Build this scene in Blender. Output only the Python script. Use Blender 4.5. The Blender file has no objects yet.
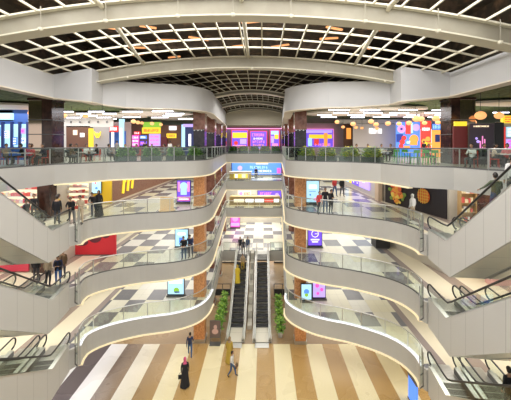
import bpy, bmesh, math, random
from mathutils import Vector, Matrix
C = bpy.context.scene
COL = C.collection
R = random.Random(7)
PI = math.pi
EYE = 15.6
LV = [0.0, 3.6, 7.2, 10.8, 14.4]
FPX = 310.0; VX, VY = 263.0, 145.0
def at(px, Y):                      # lateral metres for a picture column at distance Y
    return (px - VX) * Y / FPX
def fl(px, py, lv):                 # point of a floor seen at a picture position
    d = (EYE - LV[lv]) * FPX / (py - VY)
    return ((px - VX) * d / FPX, d)

# ------------------------------------------------------------------ materials
MATS = {}
def mat(name, col, rough=0.5, metal=0.0, emit=None, es=0.0, spec=0.5):
    if name in MATS: return MATS[name]
    m = bpy.data.materials.new(name); m.use_nodes = True
    b = m.node_tree.nodes['Principled BSDF']
    b.inputs['Base Color'].default_value = (*col, 1)
    b.inputs['Roughness'].default_value = rough
    b.inputs['Metallic'].default_value = metal
    b.inputs['Specular IOR Level'].default_value = spec
    if emit:
        b.inputs['Emission Color'].default_value = (*emit, 1)
        b.inputs['Emission Strength'].default_value = es
    MATS[name] = m
    return m
def noisy(name, c1, c2, scale=4.0, rough=0.5, detail=4, lo=0.35, hi=0.65, metal=0.0, bump=0.0, stretch=(1, 1, 1)):
    if name in MATS: return MATS[name]
    m = mat(name, c1, rough, metal); nt = m.node_tree; b = nt.nodes['Principled BSDF']
    g = nt.nodes.new('ShaderNodeNewGeometry'); mp = nt.nodes.new('ShaderNodeMapping')
    mp.inputs['Scale'].default_value = stretch
    n = nt.nodes.new('ShaderNodeTexNoise'); n.inputs['Scale'].default_value = scale; n.inputs['Detail'].default_value = detail
    r = nt.nodes.new('ShaderNodeValToRGB')
    r.color_ramp.elements[0].position = lo; r.color_ramp.elements[0].color = (*c1, 1)
    r.color_ramp.elements[1].position = hi; r.color_ramp.elements[1].color = (*c2, 1)
    nt.links.new(g.outputs['Position'], mp.inputs['Vector']); nt.links.new(mp.outputs['Vector'], n.inputs['Vector'])
    nt.links.new(n.outputs['Fac'], r.inputs['Fac']); nt.links.new(r.outputs['Color'], b.inputs['Base Color'])
    if bump:
        bp = nt.nodes.new('ShaderNodeBump'); bp.inputs['Strength'].default_value = bump
        nt.links.new(n.outputs['Fac'], bp.inputs['Height']); nt.links.new(bp.outputs['Normal'], b.inputs['Normal'])
    return m
def nmath(nt, op, a, b=None, c=None):
    n = nt.nodes.new('ShaderNodeMath'); n.operation = op
    for i, v in enumerate((a, b, c)):
        if v is None: continue
        if isinstance(v, (int, float)): n.inputs[i].default_value = v
        else: nt.links.new(v, n.inputs[i])
    return n.outputs[0]
def nmix(nt, f, a, b):
    n = nt.nodes.new('ShaderNodeMix'); n.data_type = 'RGBA'
    if isinstance(f, (int, float)): n.inputs[0].default_value = f
    else: nt.links.new(f, n.inputs[0])
    for s, v in ((6, a), (7, b)):
        if isinstance(v, tuple): n.inputs[s].default_value = (*v, 1)
        else: nt.links.new(v, n.inputs[s])
    return n.outputs[2]
def tile_mat():                     # cream and grey checker with missing cells, thin joints
    m = mat('mall_tiles', (.7, .68, .6), .22); nt = m.node_tree; b = nt.nodes['Principled BSDF']
    g = nt.nodes.new('ShaderNodeNewGeometry'); s = nt.nodes.new('ShaderNodeSeparateXYZ')
    nt.links.new(g.outputs['Position'], s.inputs[0])
    x = nmath(nt, 'DIVIDE', nmath(nt, 'ADD', s.outputs[0], 200.15), 1.3)
    y = nmath(nt, 'DIVIDE', nmath(nt, 'ADD', s.outputs[1], 200.0), 1.75)
    fx = nmath(nt, 'FLOOR', x); fy = nmath(nt, 'FLOOR', y)
    par = nmath(nt, 'MODULO', nmath(nt, 'ADD', fx, fy), 2.0)
    cb = nt.nodes.new('ShaderNodeCombineXYZ'); nt.links.new(fx, cb.inputs[0]); nt.links.new(fy, cb.inputs[1])
    nt.links.new(nmath(nt, 'ROUND', nmath(nt, 'DIVIDE', s.outputs[2], 3.6)), cb.inputs[2])
    w = nt.nodes.new('ShaderNodeTexWhiteNoise'); nt.links.new(cb.outputs[0], w.inputs['Vector'])
    keep = nmath(nt, 'GREATER_THAN', w.outputs['Value'], 0.22)
    dark = nmath(nt, 'MULTIPLY', par, keep)
    sp = nt.nodes.new('ShaderNodeSeparateColor'); nt.links.new(w.outputs['Color'], sp.inputs[0])
    light = nmix(nt, sp.outputs[1], (.74, .74, .70), (.76, .72, .52))
    grey = nmix(nt, sp.outputs[2], (.13, .135, .155), (.22, .22, .25))
    c = nmix(nt, dark, light, grey)
    jx = nmath(nt, 'LESS_THAN', nmath(nt, 'FRACT', nmath(nt, 'MULTIPLY', x, 2)), 0.02)
    jy = nmath(nt, 'LESS_THAN', nmath(nt, 'FRACT', nmath(nt, 'MULTIPLY', y, 2)), 0.02)
    c = nmix(nt, nmath(nt, 'MULTIPLY', nmath(nt, 'MAXIMUM', jx, jy), .5), c, (.3, .29, .27))
    ax = nmath(nt, 'ABSOLUTE', nmath(nt, 'ADD', s.outputs[0], 1.15))           # border of cream and brown bands along both side walls
    def band(lo, hi): return nmath(nt, 'MULTIPLY', nmath(nt, 'GREATER_THAN', ax, lo), nmath(nt, 'LESS_THAN', ax, hi))
    c = nmix(nt, nmath(nt, 'GREATER_THAN', ax, 10.7), c, (.80, .74, .58))
    c = nmix(nt, band(10.7, 11.15), c, (.33, .28, .27)); c = nmix(nt, band(12.5, 13.3), c, (.36, .29, .25)); c = nmix(nt, band(15.2, 15.8), c, (.36, .29, .25))
    nt.links.new(c, b.inputs['Base Color'])
    return m
def stripe_mat():                   # ground floor: 1.27 m stripes running away from the viewer, terrazzo speckle
    m = mat('ground_stripes', (.7, .6, .4), .25); nt = m.node_tree; b = nt.nodes['Principled BSDF']
    g = nt.nodes.new('ShaderNodeNewGeometry'); s = nt.nodes.new('ShaderNodeSeparateXYZ')
    nt.links.new(g.outputs['Position'], s.inputs[0])
    k = nmath(nt, 'DIVIDE', nmath(nt, 'ADD', s.outputs[0], 1.72 + 101 * 1.268), 1.268)
    par = nmath(nt, 'MODULO', nmath(nt, 'FLOOR', k), 2.0)
    n = nt.nodes.new('ShaderNodeTexNoise'); n.inputs['Scale'].default_value = 22; n.inputs['Detail'].default_value = 6
    nt.links.new(g.outputs['Position'], n.inputs['Vector'])
    n2 = nt.nodes.new('ShaderNodeTexNoise'); n2.inputs['Scale'].default_value = .35
    nt.links.new(g.outputs['Position'], n2.inputs['Vector'])
    mr = nt.nodes.new('ShaderNodeMapRange'); mr.inputs[1].default_value = .42; mr.inputs[2].default_value = .62
    nt.links.new(n.outputs['Fac'], mr.inputs[0])
    tan = nmix(nt, mr.outputs[0], (.40, .24, .085), (.66, .44, .17))
    side = nt.nodes.new('ShaderNodeMapRange'); side.inputs[1].default_value = -6; side.inputs[2].default_value = -11.5
    nt.links.new(s.outputs[0], side.inputs[0])
    tan = nmix(nt, side.outputs[0], tan, (.12, .10, .11))       # the stripes by the left side are laid in darker granite
    cream = nmix(nt, mr.outputs[0], (.84, .74, .44), (.93, .86, .60))
    cream = nmix(nt, side.outputs[0], cream, (.80, .80, .84))  # lilac shift paints reflected light into the cream on the left
    c = nmix(nt, par, tan, cream)
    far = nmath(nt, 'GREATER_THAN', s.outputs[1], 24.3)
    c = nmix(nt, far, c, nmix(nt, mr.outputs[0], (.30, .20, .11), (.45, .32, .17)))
    nt.links.new(c, b.inputs['Base Color'])
    nt.links.new(nmath(nt, 'MULTIPLY', n2.outputs['Fac'], .55), b.inputs['Roughness'])
    return m
def glass_mat(name, tint=(.90, .95, .92), gl=.10):
    m = bpy.data.materials.new(name); m.use_nodes = True; nt = m.node_tree; nt.nodes.clear()
    o = nt.nodes.new('ShaderNodeOutputMaterial'); mx = nt.nodes.new('ShaderNodeMixShader')
    t = nt.nodes.new('ShaderNodeBsdfTransparent'); t.inputs[0].default_value = (*tint, 1)
    g = nt.nodes.new('ShaderNodeBsdfGlossy'); g.inputs[0].default_value = (.9, .95, .93, 1); g.inputs['Roughness'].default_value = .04
    mx.inputs[0].default_value = gl
    nt.links.new(t.outputs[0], mx.inputs[1]); nt.links.new(g.outputs[0], mx.inputs[2]); nt.links.new(mx.outputs[0], o.inputs[0])
    MATS[name] = m; return m
def seam_mat(name, col, step, rough=.35, metal=.0, axis=1):   # cladding panels with fine joints
    m = mat(name, col, rough, metal); nt = m.node_tree; b = nt.nodes['Principled BSDF']
    g = nt.nodes.new('ShaderNodeTexCoord'); s = nt.nodes.new('ShaderNodeSeparateXYZ')
    nt.links.new(g.outputs['Object'], s.inputs[0])
    j = nmath(nt, 'LESS_THAN', nmath(nt, 'FRACT', nmath(nt, 'DIVIDE', nmath(nt, 'ADD', s.outputs[axis], 50), step)), .012)
    nt.links.new(nmix(nt, j, tuple(col), tuple(c * .45 for c in col)), b.inputs['Base Color'])
    return m
def lit(name, col, s=1.0):
    return mat(name, tuple(min(1, c * .5) for c in col), .5, 0, col, s)

TILE = tile_mat(); STRIPE = stripe_mat()
GLASSD = glass_mat('smoked_railing_glass', (.82, .88, .84), .06)
GLASS = glass_mat('railing_glass', (.93, .96, .94), .07)
FASCIA = noisy('fascia_panel', (.47, .46, .435), (.50, .49, .46), .6, .42)
FLANK = seam_mat('escalator_cladding', (.56, .55, .52), 1.25, .38)
PLASTER = noisy('plaster', (.55, .55, .555), (.58, .58, .585), .5, .7)
BEAM = noisy('painted_beam', (.29, .265, .205), (.34, .315, .245), 1.2, .5)
BEAMEDGE = mat('beam_flange', (.66, .62, .49), .45)
LATT = mat('lattice_bar', (.62, .58, .45), .5)
PLENUM = noisy('dark_plenum', (.08, .065, .05), (.26, .16, .10), 1.6, .9, 6, .5, .75)  # warm noise spots paint orange reflections into the plenum colour
COVE = lit('cove_light', (1.0, .84, .52), .6)
WSTRIP = lit('white_edge_light', (.95, .95, 1.0), .9)
STEEL = mat('brushed_steel', (.62, .62, .60), .3, .85)
DSTEEL = mat('dark_steel', (.16, .16, .16), .4, .6)
BLACK = mat('black_rubber', (.015, .015, .017), .35)
MARBLE = noisy('red_brown_marble', (.16, .06, .04), (.30, .14, .10), 3, .15, 6)
BLKM = noisy('black_marble', (.008, .007, .012), (.03, .022, .03), 3, .12, 6)
ORANGE = noisy('orange_wood_cladding', (.62, .25, .09), (.82, .40, .17), 9, .4, 3, .4, .6)
DKBROWN = noisy('dark_brown_panel', (.025, .012, .01), (.07, .03, .02), 2, .15)
MIRROR = mat('bronze_mirror', (.55, .42, .33), .06, 1.0)
CEILG = noisy('green_ceiling', (.05, .085, .02), (.16, .21, .07), 5, .8)
CLOUD = mat('ceiling_cloud', (.78, .70, .58), .6)
LED = lit('led_tube', (.86, .86, 1.0), 6.0)
GLOBE = lit('orange_globe', (1.0, .46, .17), 1.05)
LEAF = noisy('leaf_green', (.14, .40, .04), (.48, .70, .10), 9, .5, 3)
LEAFY = noisy('leaf_yellow_green', (.40, .55, .06), (.92, .78, .06), 9, .5, 3)
POT = mat('planter_white', (.62, .60, .56), .5)
SOIL = mat('soil', (.05, .03, .02), .9)

# ------------------------------------------------------------------ mesh helpers
class MB:
    def __init__(s): s.v = []; s.f = []; s.m = []
    def add(s, vs, fs, mi=0):
        o = len(s.v); s.v += [tuple(v) for v in vs]; s.f += [tuple(i + o for i in f) for f in fs]; s.m += [mi] * len(fs); return s
    def box(s, x0, x1, y0, y1, z0, z1, mi=0):
        vs = [(x, y, z) for z in (z0, z1) for y in (y0, y1) for x in (x0, x1)]
        return s.add(vs, [(0, 2, 3, 1), (4, 5, 7, 6), (0, 1, 5, 4), (2, 6, 7, 3), (0, 4, 6, 2), (1, 3, 7, 5)], mi)
    def bar(s, a, b, w, h, mi=0):       # rectangular bar, w across, h up
        a = Vector(a); b = Vector(b); d = (b - a).normalized()
        up = Vector((0, 0, 1)) if abs(d.z) < .98 else Vector((0, 1, 0))
        sd = d.cross(up).normalized(); u = sd.cross(d).normalized()
        vs = [p + sd * i * w / 2 + u * j * h / 2 for p in (a, b) for i, j in ((-1, -1), (1, -1), (1, 1), (-1, 1))]
        return s.add(vs, [(0, 1, 2, 3), (7, 6, 5, 4), (0, 4, 5, 1), (1, 5, 6, 2), (2, 6, 7, 3), (3, 7, 4, 0)], mi)
    def tube(s, pts, r, n=8, mi=0, r1=None, cap=True):
        pts = [Vector(p) for p in pts]; N = len(pts); rings = []; prev = None
        for i, p in enumerate(pts):
            d = (pts[min(i + 1, N - 1)] - pts[max(i - 1, 0)]).normalized()
            if prev is None:
                ref = Vector((0, 0, 1)) if abs(d.z) < .9 else Vector((1, 0, 0))
                u = d.cross(ref).normalized()
            else:
                u = (prev - d * prev.dot(d)).normalized()
            prev = u; w = d.cross(u)
            rr = r[i] if isinstance(r, (list, tuple)) else (r if r1 is None else r + (r1 - r) * i / (N - 1))
            rings.append([p + (u * math.cos(2 * PI * k / n) + w * math.sin(2 * PI * k / n)) * rr for k in range(n)])
        vs = [v for q in rings for v in q]; fs = []
        for i in range(N - 1):
            for k in range(n):
                a = i * n + k; b = i * n + (k + 1) % n
                fs.append((a, b, b + n, a + n))
        if cap: fs += [tuple(range(n))[::-1], tuple(range((N - 1) * n, N * n))]
        return s.add(vs, fs, mi)
    def ell(s, c, r, n=12, m=8, mi=0, rot=None):
        vs = []; fs = []
        for i in range(m + 1):
            t = PI * i / m
            for k in range(n):
                a = 2 * PI * k / n
                p = Vector((r[0] * math.sin(t) * math.cos(a), r[1] * math.sin(t) * math.sin(a), r[2] * math.cos(t)))
                if rot: p = rot @ p
                vs.append(p + Vector(c))
        for i in range(m):
            for k in range(n):
                a = i * n + k; b = i * n + (k + 1) % n
                fs.append((a, a + n, b + n, b))
        return s.add(vs, fs, mi)
    def prism(s, pts, z0, z1, mi=0):    # closed plan outline
        n = len(pts); vs = [(x, y, z0) for x, y in pts] + [(x, y, z1) for x, y in pts]
        fs = [tuple(range(n))[::-1], tuple(range(n, 2 * n))] + [(i, (i + 1) % n, (i + 1) % n + n, i + n) for i in range(n)]
        return s.add(vs, fs, mi)
    def build(s, name, mats, parent=None, smooth=False, loc=None, rz=0):
        me = bpy.data.meshes.new(name); me.from_pydata([tuple(v) for v in s.v], [], s.f)
        if not isinstance(mats, (list, tuple)): mats = [mats]
        for m in mats: me.materials.append(m)
        for p, i in zip(me.polygons, s.m): p.material_index = i
        bm = bmesh.new(); bm.from_mesh(me)
        bmesh.ops.remove_doubles(bm, verts=bm.verts, dist=1e-5)
        big = [f for f in bm.faces if len(f.verts) > 4]
        if big: bmesh.ops.triangulate(bm, faces=big)
        bmesh.ops.recalc_face_normals(bm, faces=bm.faces)
        bm.to_mesh(me); bm.free()
        if smooth:
            for p in me.polygons: p.use_smooth = True
        o = bpy.data.objects.new(name, me); COL.objects.link(o)
        if loc is not None: o.location = loc
        o.rotation_euler.z = rz
        if parent: o.parent = parent
        return o
def tag(o, label=None, cat=None, group=None, kind=None):
    if label: o['label'] = label
    if cat: o['category'] = cat
    if group: o['group'] = group
    if kind: o['kind'] = kind
    return o
def empty(name, loc, rz=0, label=None, cat=None, group=None):
    o = bpy.data.objects.new(name, None); COL.objects.link(o); o.location = loc; o.rotation_euler.z = rz
    o.empty_display_size = .2
    return tag(o, label, cat, group)
def dup(root, loc, rz, label, group=None, scale=None):
    r = root.copy(); COL.objects.link(r); r.location = loc; r.rotation_euler.z = rz; r['label'] = label
    if group: r['group'] = group
    if scale: r.scale = (scale,) * 3
    for ch in list(root.children):
        c = ch.copy(); COL.objects.link(c); c.parent = r
        for g in list(ch.children):
            d = g.copy(); COL.objects.link(d); d.parent = c
    return r
TR = [0]
def struct(mb, name, m, label=None, parent=None, smooth=False):
    o = mb.build(name, m, parent, smooth)
    if parent is None: o['kind'] = 'structure'
    if label: o['label'] = label
    return o
def trim(mb, m, label, smooth=False):
    TR[0] += 1
    return struct(mb, 'trim_%d' % TR[0], m, label, None, smooth)
def spline(pts, step=.35):
    out = []; P = [Vector(p) for p in pts]; P = [P[0] * 2 - P[1]] + P + [P[-1] * 2 - P[-2]]
    for i in range(1, len(P) - 2):
        a, b, c, d = P[i - 1:i + 3]; n = max(1, int((c - b).length / step))
        for k in range(n):
            t = k / n
            out.append(.5 * ((2 * b) + (c - a) * t + (2 * a - 5 * b + 4 * c - d) * t * t + (3 * b - a - 3 * c + d) * t ** 3))
    out.append(P[-2]); return [(p.x, p.y) for p in out]
def offset(pts, d):                 # shift a plan path sideways (positive = left of travel)
    out = []; n = len(pts)
    for i in range(n):
        a = Vector(pts[max(i - 1, 0)]); b = Vector(pts[min(i + 1, n - 1)]); t = (b - a).normalized()
        out.append((pts[i][0] - t.y * d, pts[i][1] + t.x * d))
    return out
def ribbon(mb, pts, z0, z1, d0, d1, mi=0):  # solid strip along a path between offsets d0, d1 and heights
    A = offset(pts, d0); B = offset(pts, d1); n = len(pts); vs = []
    for i in range(n):
        za = z0[i] if isinstance(z0, list) else z0; zb = z1[i] if isinstance(z1, list) else z1
        vs += [(*A[i], za), (*B[i], za), (*B[i], zb), (*A[i], zb)]
    fs = [(0, 1, 2, 3), tuple(4 * (n - 1) + k for k in (3, 2, 1, 0))]
    for i in range(n - 1):
        for k in range(4):
            a = 4 * i + k; b = 4 * i + (k + 1) % 4
            fs.append((a, a + 4, b + 4, b))
    return mb.add(vs, fs, mi)
def plen(pts): return sum((Vector(a) - Vector(b)).length for a, b in zip(pts, pts[1:]))
def resample(pts, step):
    L = plen(pts); n = max(1, round(L / step)); out = [pts[0]]; acc = 0; k = 1; tgt = L / n
    for a, b in zip(pts, pts[1:]):
        d = (Vector(b) - Vector(a)).length
        while k < n and acc + d >= tgt * k - 1e-9:
            t = (tgt * k - acc) / d; out.append((a[0] + (b[0] - a[0]) * t, a[1] + (b[1] - a[1]) * t)); k += 1
        acc += d
    out.append(pts[-1]); return out

# ------------------------------------------------------------------ plan of the atrium
CX = -1.15
LCURVE = spline([(-10.9, 18.5), (-11.1, 19.5), (-10.3, 20.5), (-8.5, 21.4), (-6.3, 22.0), (-4.9, 22.9), (-4.3, 24.1), (-4.15, 25.6)])
RCURVE = spline([(1.8, 24.9), (1.75, 23.8), (2.3, 22.7), (3.4, 21.7), (4.5, 21.15), (5.9, 20.6), (7.5, 19.6), (8.35, 18.6), (8.65, 17.5), (8.55, 16.8)])
L4L = [(-12.9, 15.0), (-12.25, 18.2), (-11.0, 19.5)] + [p for p in LCURVE if p[0] > -10.4 and p[1] > 20.4]
L4R = [p for p in RCURVE if p[0] < 6.2] + [(7.3, 19.2), (8.0, 16.9), (9.8, 15.9), (10.3, 14.2)]
ESC_L = ((-11.3, 18.1), math.atan2(0.17, 0.985))     # start of the inner flank, turn towards the axis
ESC_R = ((8.75, 16.42), -math.atan2(0.12, 0.993))
def edir(rz): return Vector((math.sin(rz), -math.cos(rz)))
def slab_outline(n):
    if n < 4:
        left = [(-9.0, -6), (-9.75, 9.12), (-13.0, 8.56), (-14.9, 17.4), (-11.3, 18.0)] + LCURVE
        right = RCURVE + [(8.75, 16.45), (12.2, 16.05), (11.1, 6.96), (7.66, 7.36), (7.5, -6)]
    else:
        left = [(-9.0, -6), (-9.75, 9.12), (-13.0, 8.56), (-14.0, 12.5)] + L4L
        right = L4R + [(11.8, 12.6), (11.6, 7.0), (7.66, 7.36), (7.5, -6)]
    fy = 35.0 if n == 1 else 41.0
    fx = -4.15 - .75 * (fy - 25.6) / 15.4
    fr = 1.8 + .75 * (fy - 24.9) / 16.1
    return left, [(fx, fy), (fr, fy)], right
struct(MB().box(-45, 45, -6, 62, -.3, 0), 'floor', STRIPE, 'ground floor laid in cream and tan stripes')
LVL = ['ground', 'first', 'second', 'third', 'top']
for n in (1, 2, 3, 4):
    l, f, r = slab_outline(n); z = LV[n]
    out = offset(l, .06) + [(f[0][0] - .0, f[0][1] + .06), (f[1][0], f[1][1] + .06)] + offset(r, .06) + [(42, -6), (42, 60), (-42, 60), (-42, -6)]
    m = MB(); m.prism(out, z - .35, z)
    struct(m, 'floor.%03d' % n, TILE if n < 4 else mat('food_court_floor', (.42, .39, .34), .3), '%s gallery floor in cream and grey tiles' % LVL[n] if n < 4 else 'food court floor')
    fx, fy = f[0]; fr = f[1][0]
    cl = LCURVE if n < 4 else L4L; cr = RCURVE if n < 4 else L4R
    runs = [('left gallery', cl + [(fx, fy)]), ('far bridge', [(fx, fy), (fr, fy)]), ('right gallery', [(fr, fy)] + cr)]
    if n < 4:
        runs += [('left landing', [(-14.9, 17.5), (-11.3, 18.05), (-10.9, 18.5)]), ('right landing', [(8.55, 16.8), (8.7, 16.5), (12.2, 16.1)]),
                 ('near left side', [(-9.0, -6), (-9.75, 9.12), (-13.0, 8.56)]), ('near right side', [(11.1, 6.96), (7.66, 7.36), (7.5, -6)])]
    else:
        runs += [('left side', [(-9.0, -6), (-9.75, 9.12), (-13.0, 8.56), (-14.0, 12.5), (-12.9, 15.0)]),
                 ('right side', [(10.3, 14.2), (11.8, 12.6), (11.6, 7.0), (7.66, 7.36), (7.5, -6)])]
    for nm, p in runs:
        m = MB(); ribbon(m, p, z - 1.1, z + .03, -.02, .16)
        t = trim(m, FASCIA, 'grey edge fascia of the %s, %s level' % (nm, LVL[n]))
        if 'landing' in nm or 'near' in nm: continue
        if n == 1: p = [q for q in p if q[1] < 26.5]
        if n == 4: p = [q for q in p if q[1] > 16.5]
        if len(p) < 2: continue
        m = MB(); ribbon(m, p, z - 1.17, z - 1.1, -.13, .2); m.build('cove_light', COVE, t)['label'] = 'glowing cream strip under the edge'
        if n == 1 and 'gallery' in nm:
            q = cl if nm[0] == 'l' else cr
            m = MB(); ribbon(m, q, z + .03, z + .1, -.06, .12); m.build('edge_light', WSTRIP, t)['label'] = 'white light line on top of the edge'

# ---- upper walls above the galleries, far wall, roof
UL = [(-13.1, -2), (-13.1, 19.35), (-10.85, 19.6), (-10.85, 20.85)] + [p for p in LCURVE if p[0] > -9.3 and p[1] > 20.8]
UR = [p for p in RCURVE if p[0] < 4.6] + [(6.0, 21.0), (8.55, 20.85), (8.6, 19.25), (11.3, 18.7), (11.4, -2)]
def zb(p): return EYE + (2.96 if abs(p[0] - CX) > 11.5 else 2.75 if abs(p[0] - CX) > 9.5 else 2.58)
def zt(p): return EYE + (4.36 if abs(p[0] - CX) > 11.5 else 4.85 if abs(p[0] - CX) > 9.6 and p[1] < 20.0 else 4.3)
def uw(p, name, z1=None):
    m = MB(); ribbon(m, p, [zb(q) for q in p], z1 or [zt(q) for q in p], -.02, .3)
    struct(m, name, PLASTER)
    m = MB(); ribbon(m, p, [zb(q) - .07 for q in p], [zb(q) for q in p], -.1, .6); trim(m, CLOUD, 'cream lip under the upper wall')
uw(UL[:3], 'wall_left'); uw([(-10.85, 19.6), (-10.8, 20.9)], 'wall_left.002', [EYE + 4.85] * 2); uw(UL[3:] + [(-4.9, 41)], 'wall_left.001')
uw([(2.55, 41)] + UR[:-3], 'wall_right.001'); uw([(8.55, 20.9), (8.6, 19.25)], 'wall_right.002', [EYE + 4.85] * 2); uw(UR[-3:], 'wall_right')
m = MB(); pts = [(-4.9 + 7.45 * k / 16, EYE + 4.15 + .45 * (1 - ((k - 8) / 8) ** 2)) for k in range(17)]
vs = [(x, y, z) for y in (41, 41.3) for x, z in [(-4.9, EYE + 2.6), (2.55, EYE + 2.6)] + pts[::-1]]
k = len(vs) // 2; m.add(vs, [tuple(range(k)), tuple(range(k, 2 * k))[::-1]] + [(i, (i + 1) % k, (i + 1) % k + k, i + k) for i in range(k)])
struct(m, 'wall_back', mat('far_cream_wall', (.50, .46, .36), .6))
def roofz(x, D):
    dx = x - CX; a = 5.81 - dx * dx / 100; b = max(4.95 - .45 * (dx / 3.4) ** 2, 4.12)
    t = min(1, max(0, (D - 20.3) / 7.4)); return EYE + a * (1 - t) + b * t
def roof_beam(D, half, drop, label, n=24):
    e = empty('roof_beam', (CX, D, roofz(CX, D) - drop), 0, label, 'beam', 'arched roof beams')
    xs = [-half + 2 * half * i / n for i in range(n + 1)]; z0 = roofz(CX, D) - drop
    zz = [roofz(CX + x, D) - z0 for x in xs]
    for nm, w, a, b, mt in (('web', .09, -drop + .05, -.03, BEAM), ('flange', .34, -drop, -drop + .06, BEAMEDGE), ('flange', .30, -.05, .02, BEAMEDGE)):
        mb = MB(); vs = []
        for x, z in zip(xs, zz): vs += [(x, -w, z + a), (x, w, z + a), (x, w, z + b), (x, -w, z + b)]
        fs = [(0, 1, 2, 3), tuple(4 * n + q for q in (3, 2, 1, 0))]
        for i in range(n):
            for q in range(4): fs.append((4 * i + q, 4 * i + q + 4, 4 * i + (q + 1) % 4 + 4, 4 * i + (q + 1) % 4))
        mb.add(vs, fs); mb.build(nm, mt, e)
    return e, z0
for D, half, drop, lab in ((12.3, 12.1, .8, 'long pale arched beam crossing the whole roof, nearest of all'), (20.45, 9.85, .78, 'second long arched beam, ending on the wall corners'),
                     (27.9, 3.3, .34, 'short arched beam where the roof narrows over the corridor'), (34.8, 3.45, .34, 'short arched beam deep over the corridor'), (40.8, 3.6, .3, 'short arched beam at the far end wall'), (5.2, 12.1, .8, 'arched beam overhead in front of the nearest visible one')):
    roof_beam(D, half, drop, lab)
def xi(i, D):
    t = min(1, max(0, (D - 20.3) / 7.4)); w = 1.09 * (1 - t) + .55 * t
    if D > 27.7: w = .55 + .04 * (D - 27.7) / 13
    return CX + i * w
def lattice(D0, D1, imax, ds, w, label, hh=.09):
    m = MB(); n = max(2, round((D1 - D0) / .8))
    for i in range(-imax, imax + 1):
        P = [(xi(i, D0 + (D1 - D0) * k / n), D0 + (D1 - D0) * k / n) for k in range(n + 1)]
        for a, b in zip(P, P[1:]):
            if abs(a[0] - CX) > 12.1: continue
            m.bar((*a, roofz(*a)), (*b, roofz(*b)), w, hh)
    k = 1
    while D0 + k * ds < D1 - .2:
        D = D0 + k * ds; xs = [xi(i / 2, D) for i in range(-2 * imax, 2 * imax + 1)]
        for a, b in zip(xs, xs[1:]):
            if max(abs(a - CX), abs(b - CX)) < 12.1: m.bar((a, D, roofz(a, D) + .02), (b, D, roofz(b, D) + .02), w, hh)
        k += 1
    return tag(m.build('ceiling_lattice', LATT), label, 'lattice', None)
lattice(5.4, 12.1, 11, 2.2, .055, 'cream ceiling lattice in front of the nearest arched beam')
lattice(12.5, 20.2, 11, 1.5, .065, 'cream ceiling lattice between the two long arched beams')
lattice(20.7, 27.7, 11, 1.0, .05, 'cream ceiling lattice that fans in towards the corridor', .06)
lattice(28.1, 34.6, 6, 1.65, .05, 'narrow cream lattice over the corridor, nearer bay', .035)
lattice(35.0, 40.6, 6, 1.9, .05, 'narrow cream lattice over the corridor, bay at the far wall', .035)
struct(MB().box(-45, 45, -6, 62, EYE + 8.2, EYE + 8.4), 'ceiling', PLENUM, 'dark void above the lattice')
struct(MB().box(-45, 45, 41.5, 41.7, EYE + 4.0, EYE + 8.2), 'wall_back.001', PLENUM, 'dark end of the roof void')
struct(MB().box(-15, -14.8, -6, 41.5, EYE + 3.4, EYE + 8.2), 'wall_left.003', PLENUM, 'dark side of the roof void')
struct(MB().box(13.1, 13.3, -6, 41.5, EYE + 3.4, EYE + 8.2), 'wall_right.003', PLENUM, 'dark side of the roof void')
# ducts and cable trays in the void
dm = noisy('dull_duct', (.03, .025, .02), (.10, .07, .05), 3, .6)
for i, (x0, y, x1, w, h) in enumerate(((-12, 10.5, 10, .9, .5), (-12, 16.5, 10, 1.1, .5), (-9, 22, 7, .8, .4))):
    mb = MB(); mb.box(x0, x1, y - w / 2, y + w / 2, EYE + 6.9, EYE + 6.9 + h)
    for k in range(int((x1 - x0) / 1.5)): mb.box(x0 + k * 1.5, x0 + k * 1.5 + .06, y - w / 2 - .04, y + w / 2 + .04, EYE + 6.86, EYE + 6.94 + h)
    tag(mb.build('air_duct', dm), ['dark air duct above the front lattice', 'dark air duct above the middle lattice', 'dark air duct above the fanned lattice'][i], 'duct')
rr = random.Random(3)
wl = lit('warm_spot_glow', (1.0, .42, .16), .9)  # glowing bars stand in for orange reflections in the roof void
for k in range(26):
    x = -9 + (k % 7) * 2.6 + rr.uniform(-.6, .6); y = 13.6 + (k // 7) * 3.4 + rr.uniform(-1, 1)
    mb = MB(); L = rr.uniform(.25, .7); mb.box(-L, L, -.07, .07, -.04, .04); mb.box(-L * .8, L * .8, -.1, .1, .04, .1)
    o = mb.build('orange_spot', [wl, DSTEEL], None, loc=(x, y, EYE + 6.7))
    for p in o.data.polygons: p.material_index = 1 if p.center.z > .03 else 0
    o.rotation_euler.z = rr.uniform(-.5, .5)
    tag(o, 'small orange reflected spot glowing in the dark void above the lattice', 'light', 'orange spots in the roof void')
for x0, x1, lab in ((-6.3, -7.7, 'round pipe under the roof on the left'), (-.85, -.95, 'round pipe under the middle of the roof'), (4.9, 5.9, 'round pipe under the roof on the right')):
    mb = MB(); mb.tube([(x0, 6, roofz(x0, 6) - .12), (x0, 12, roofz(x0, 12) - .1), (x1, 19.9, roofz(x1, 19.9) - .16)], .1, 10)
    tag(mb.build('roof_pipe', BEAMEDGE, None, True), lab, 'pipe')
k = 0
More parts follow.
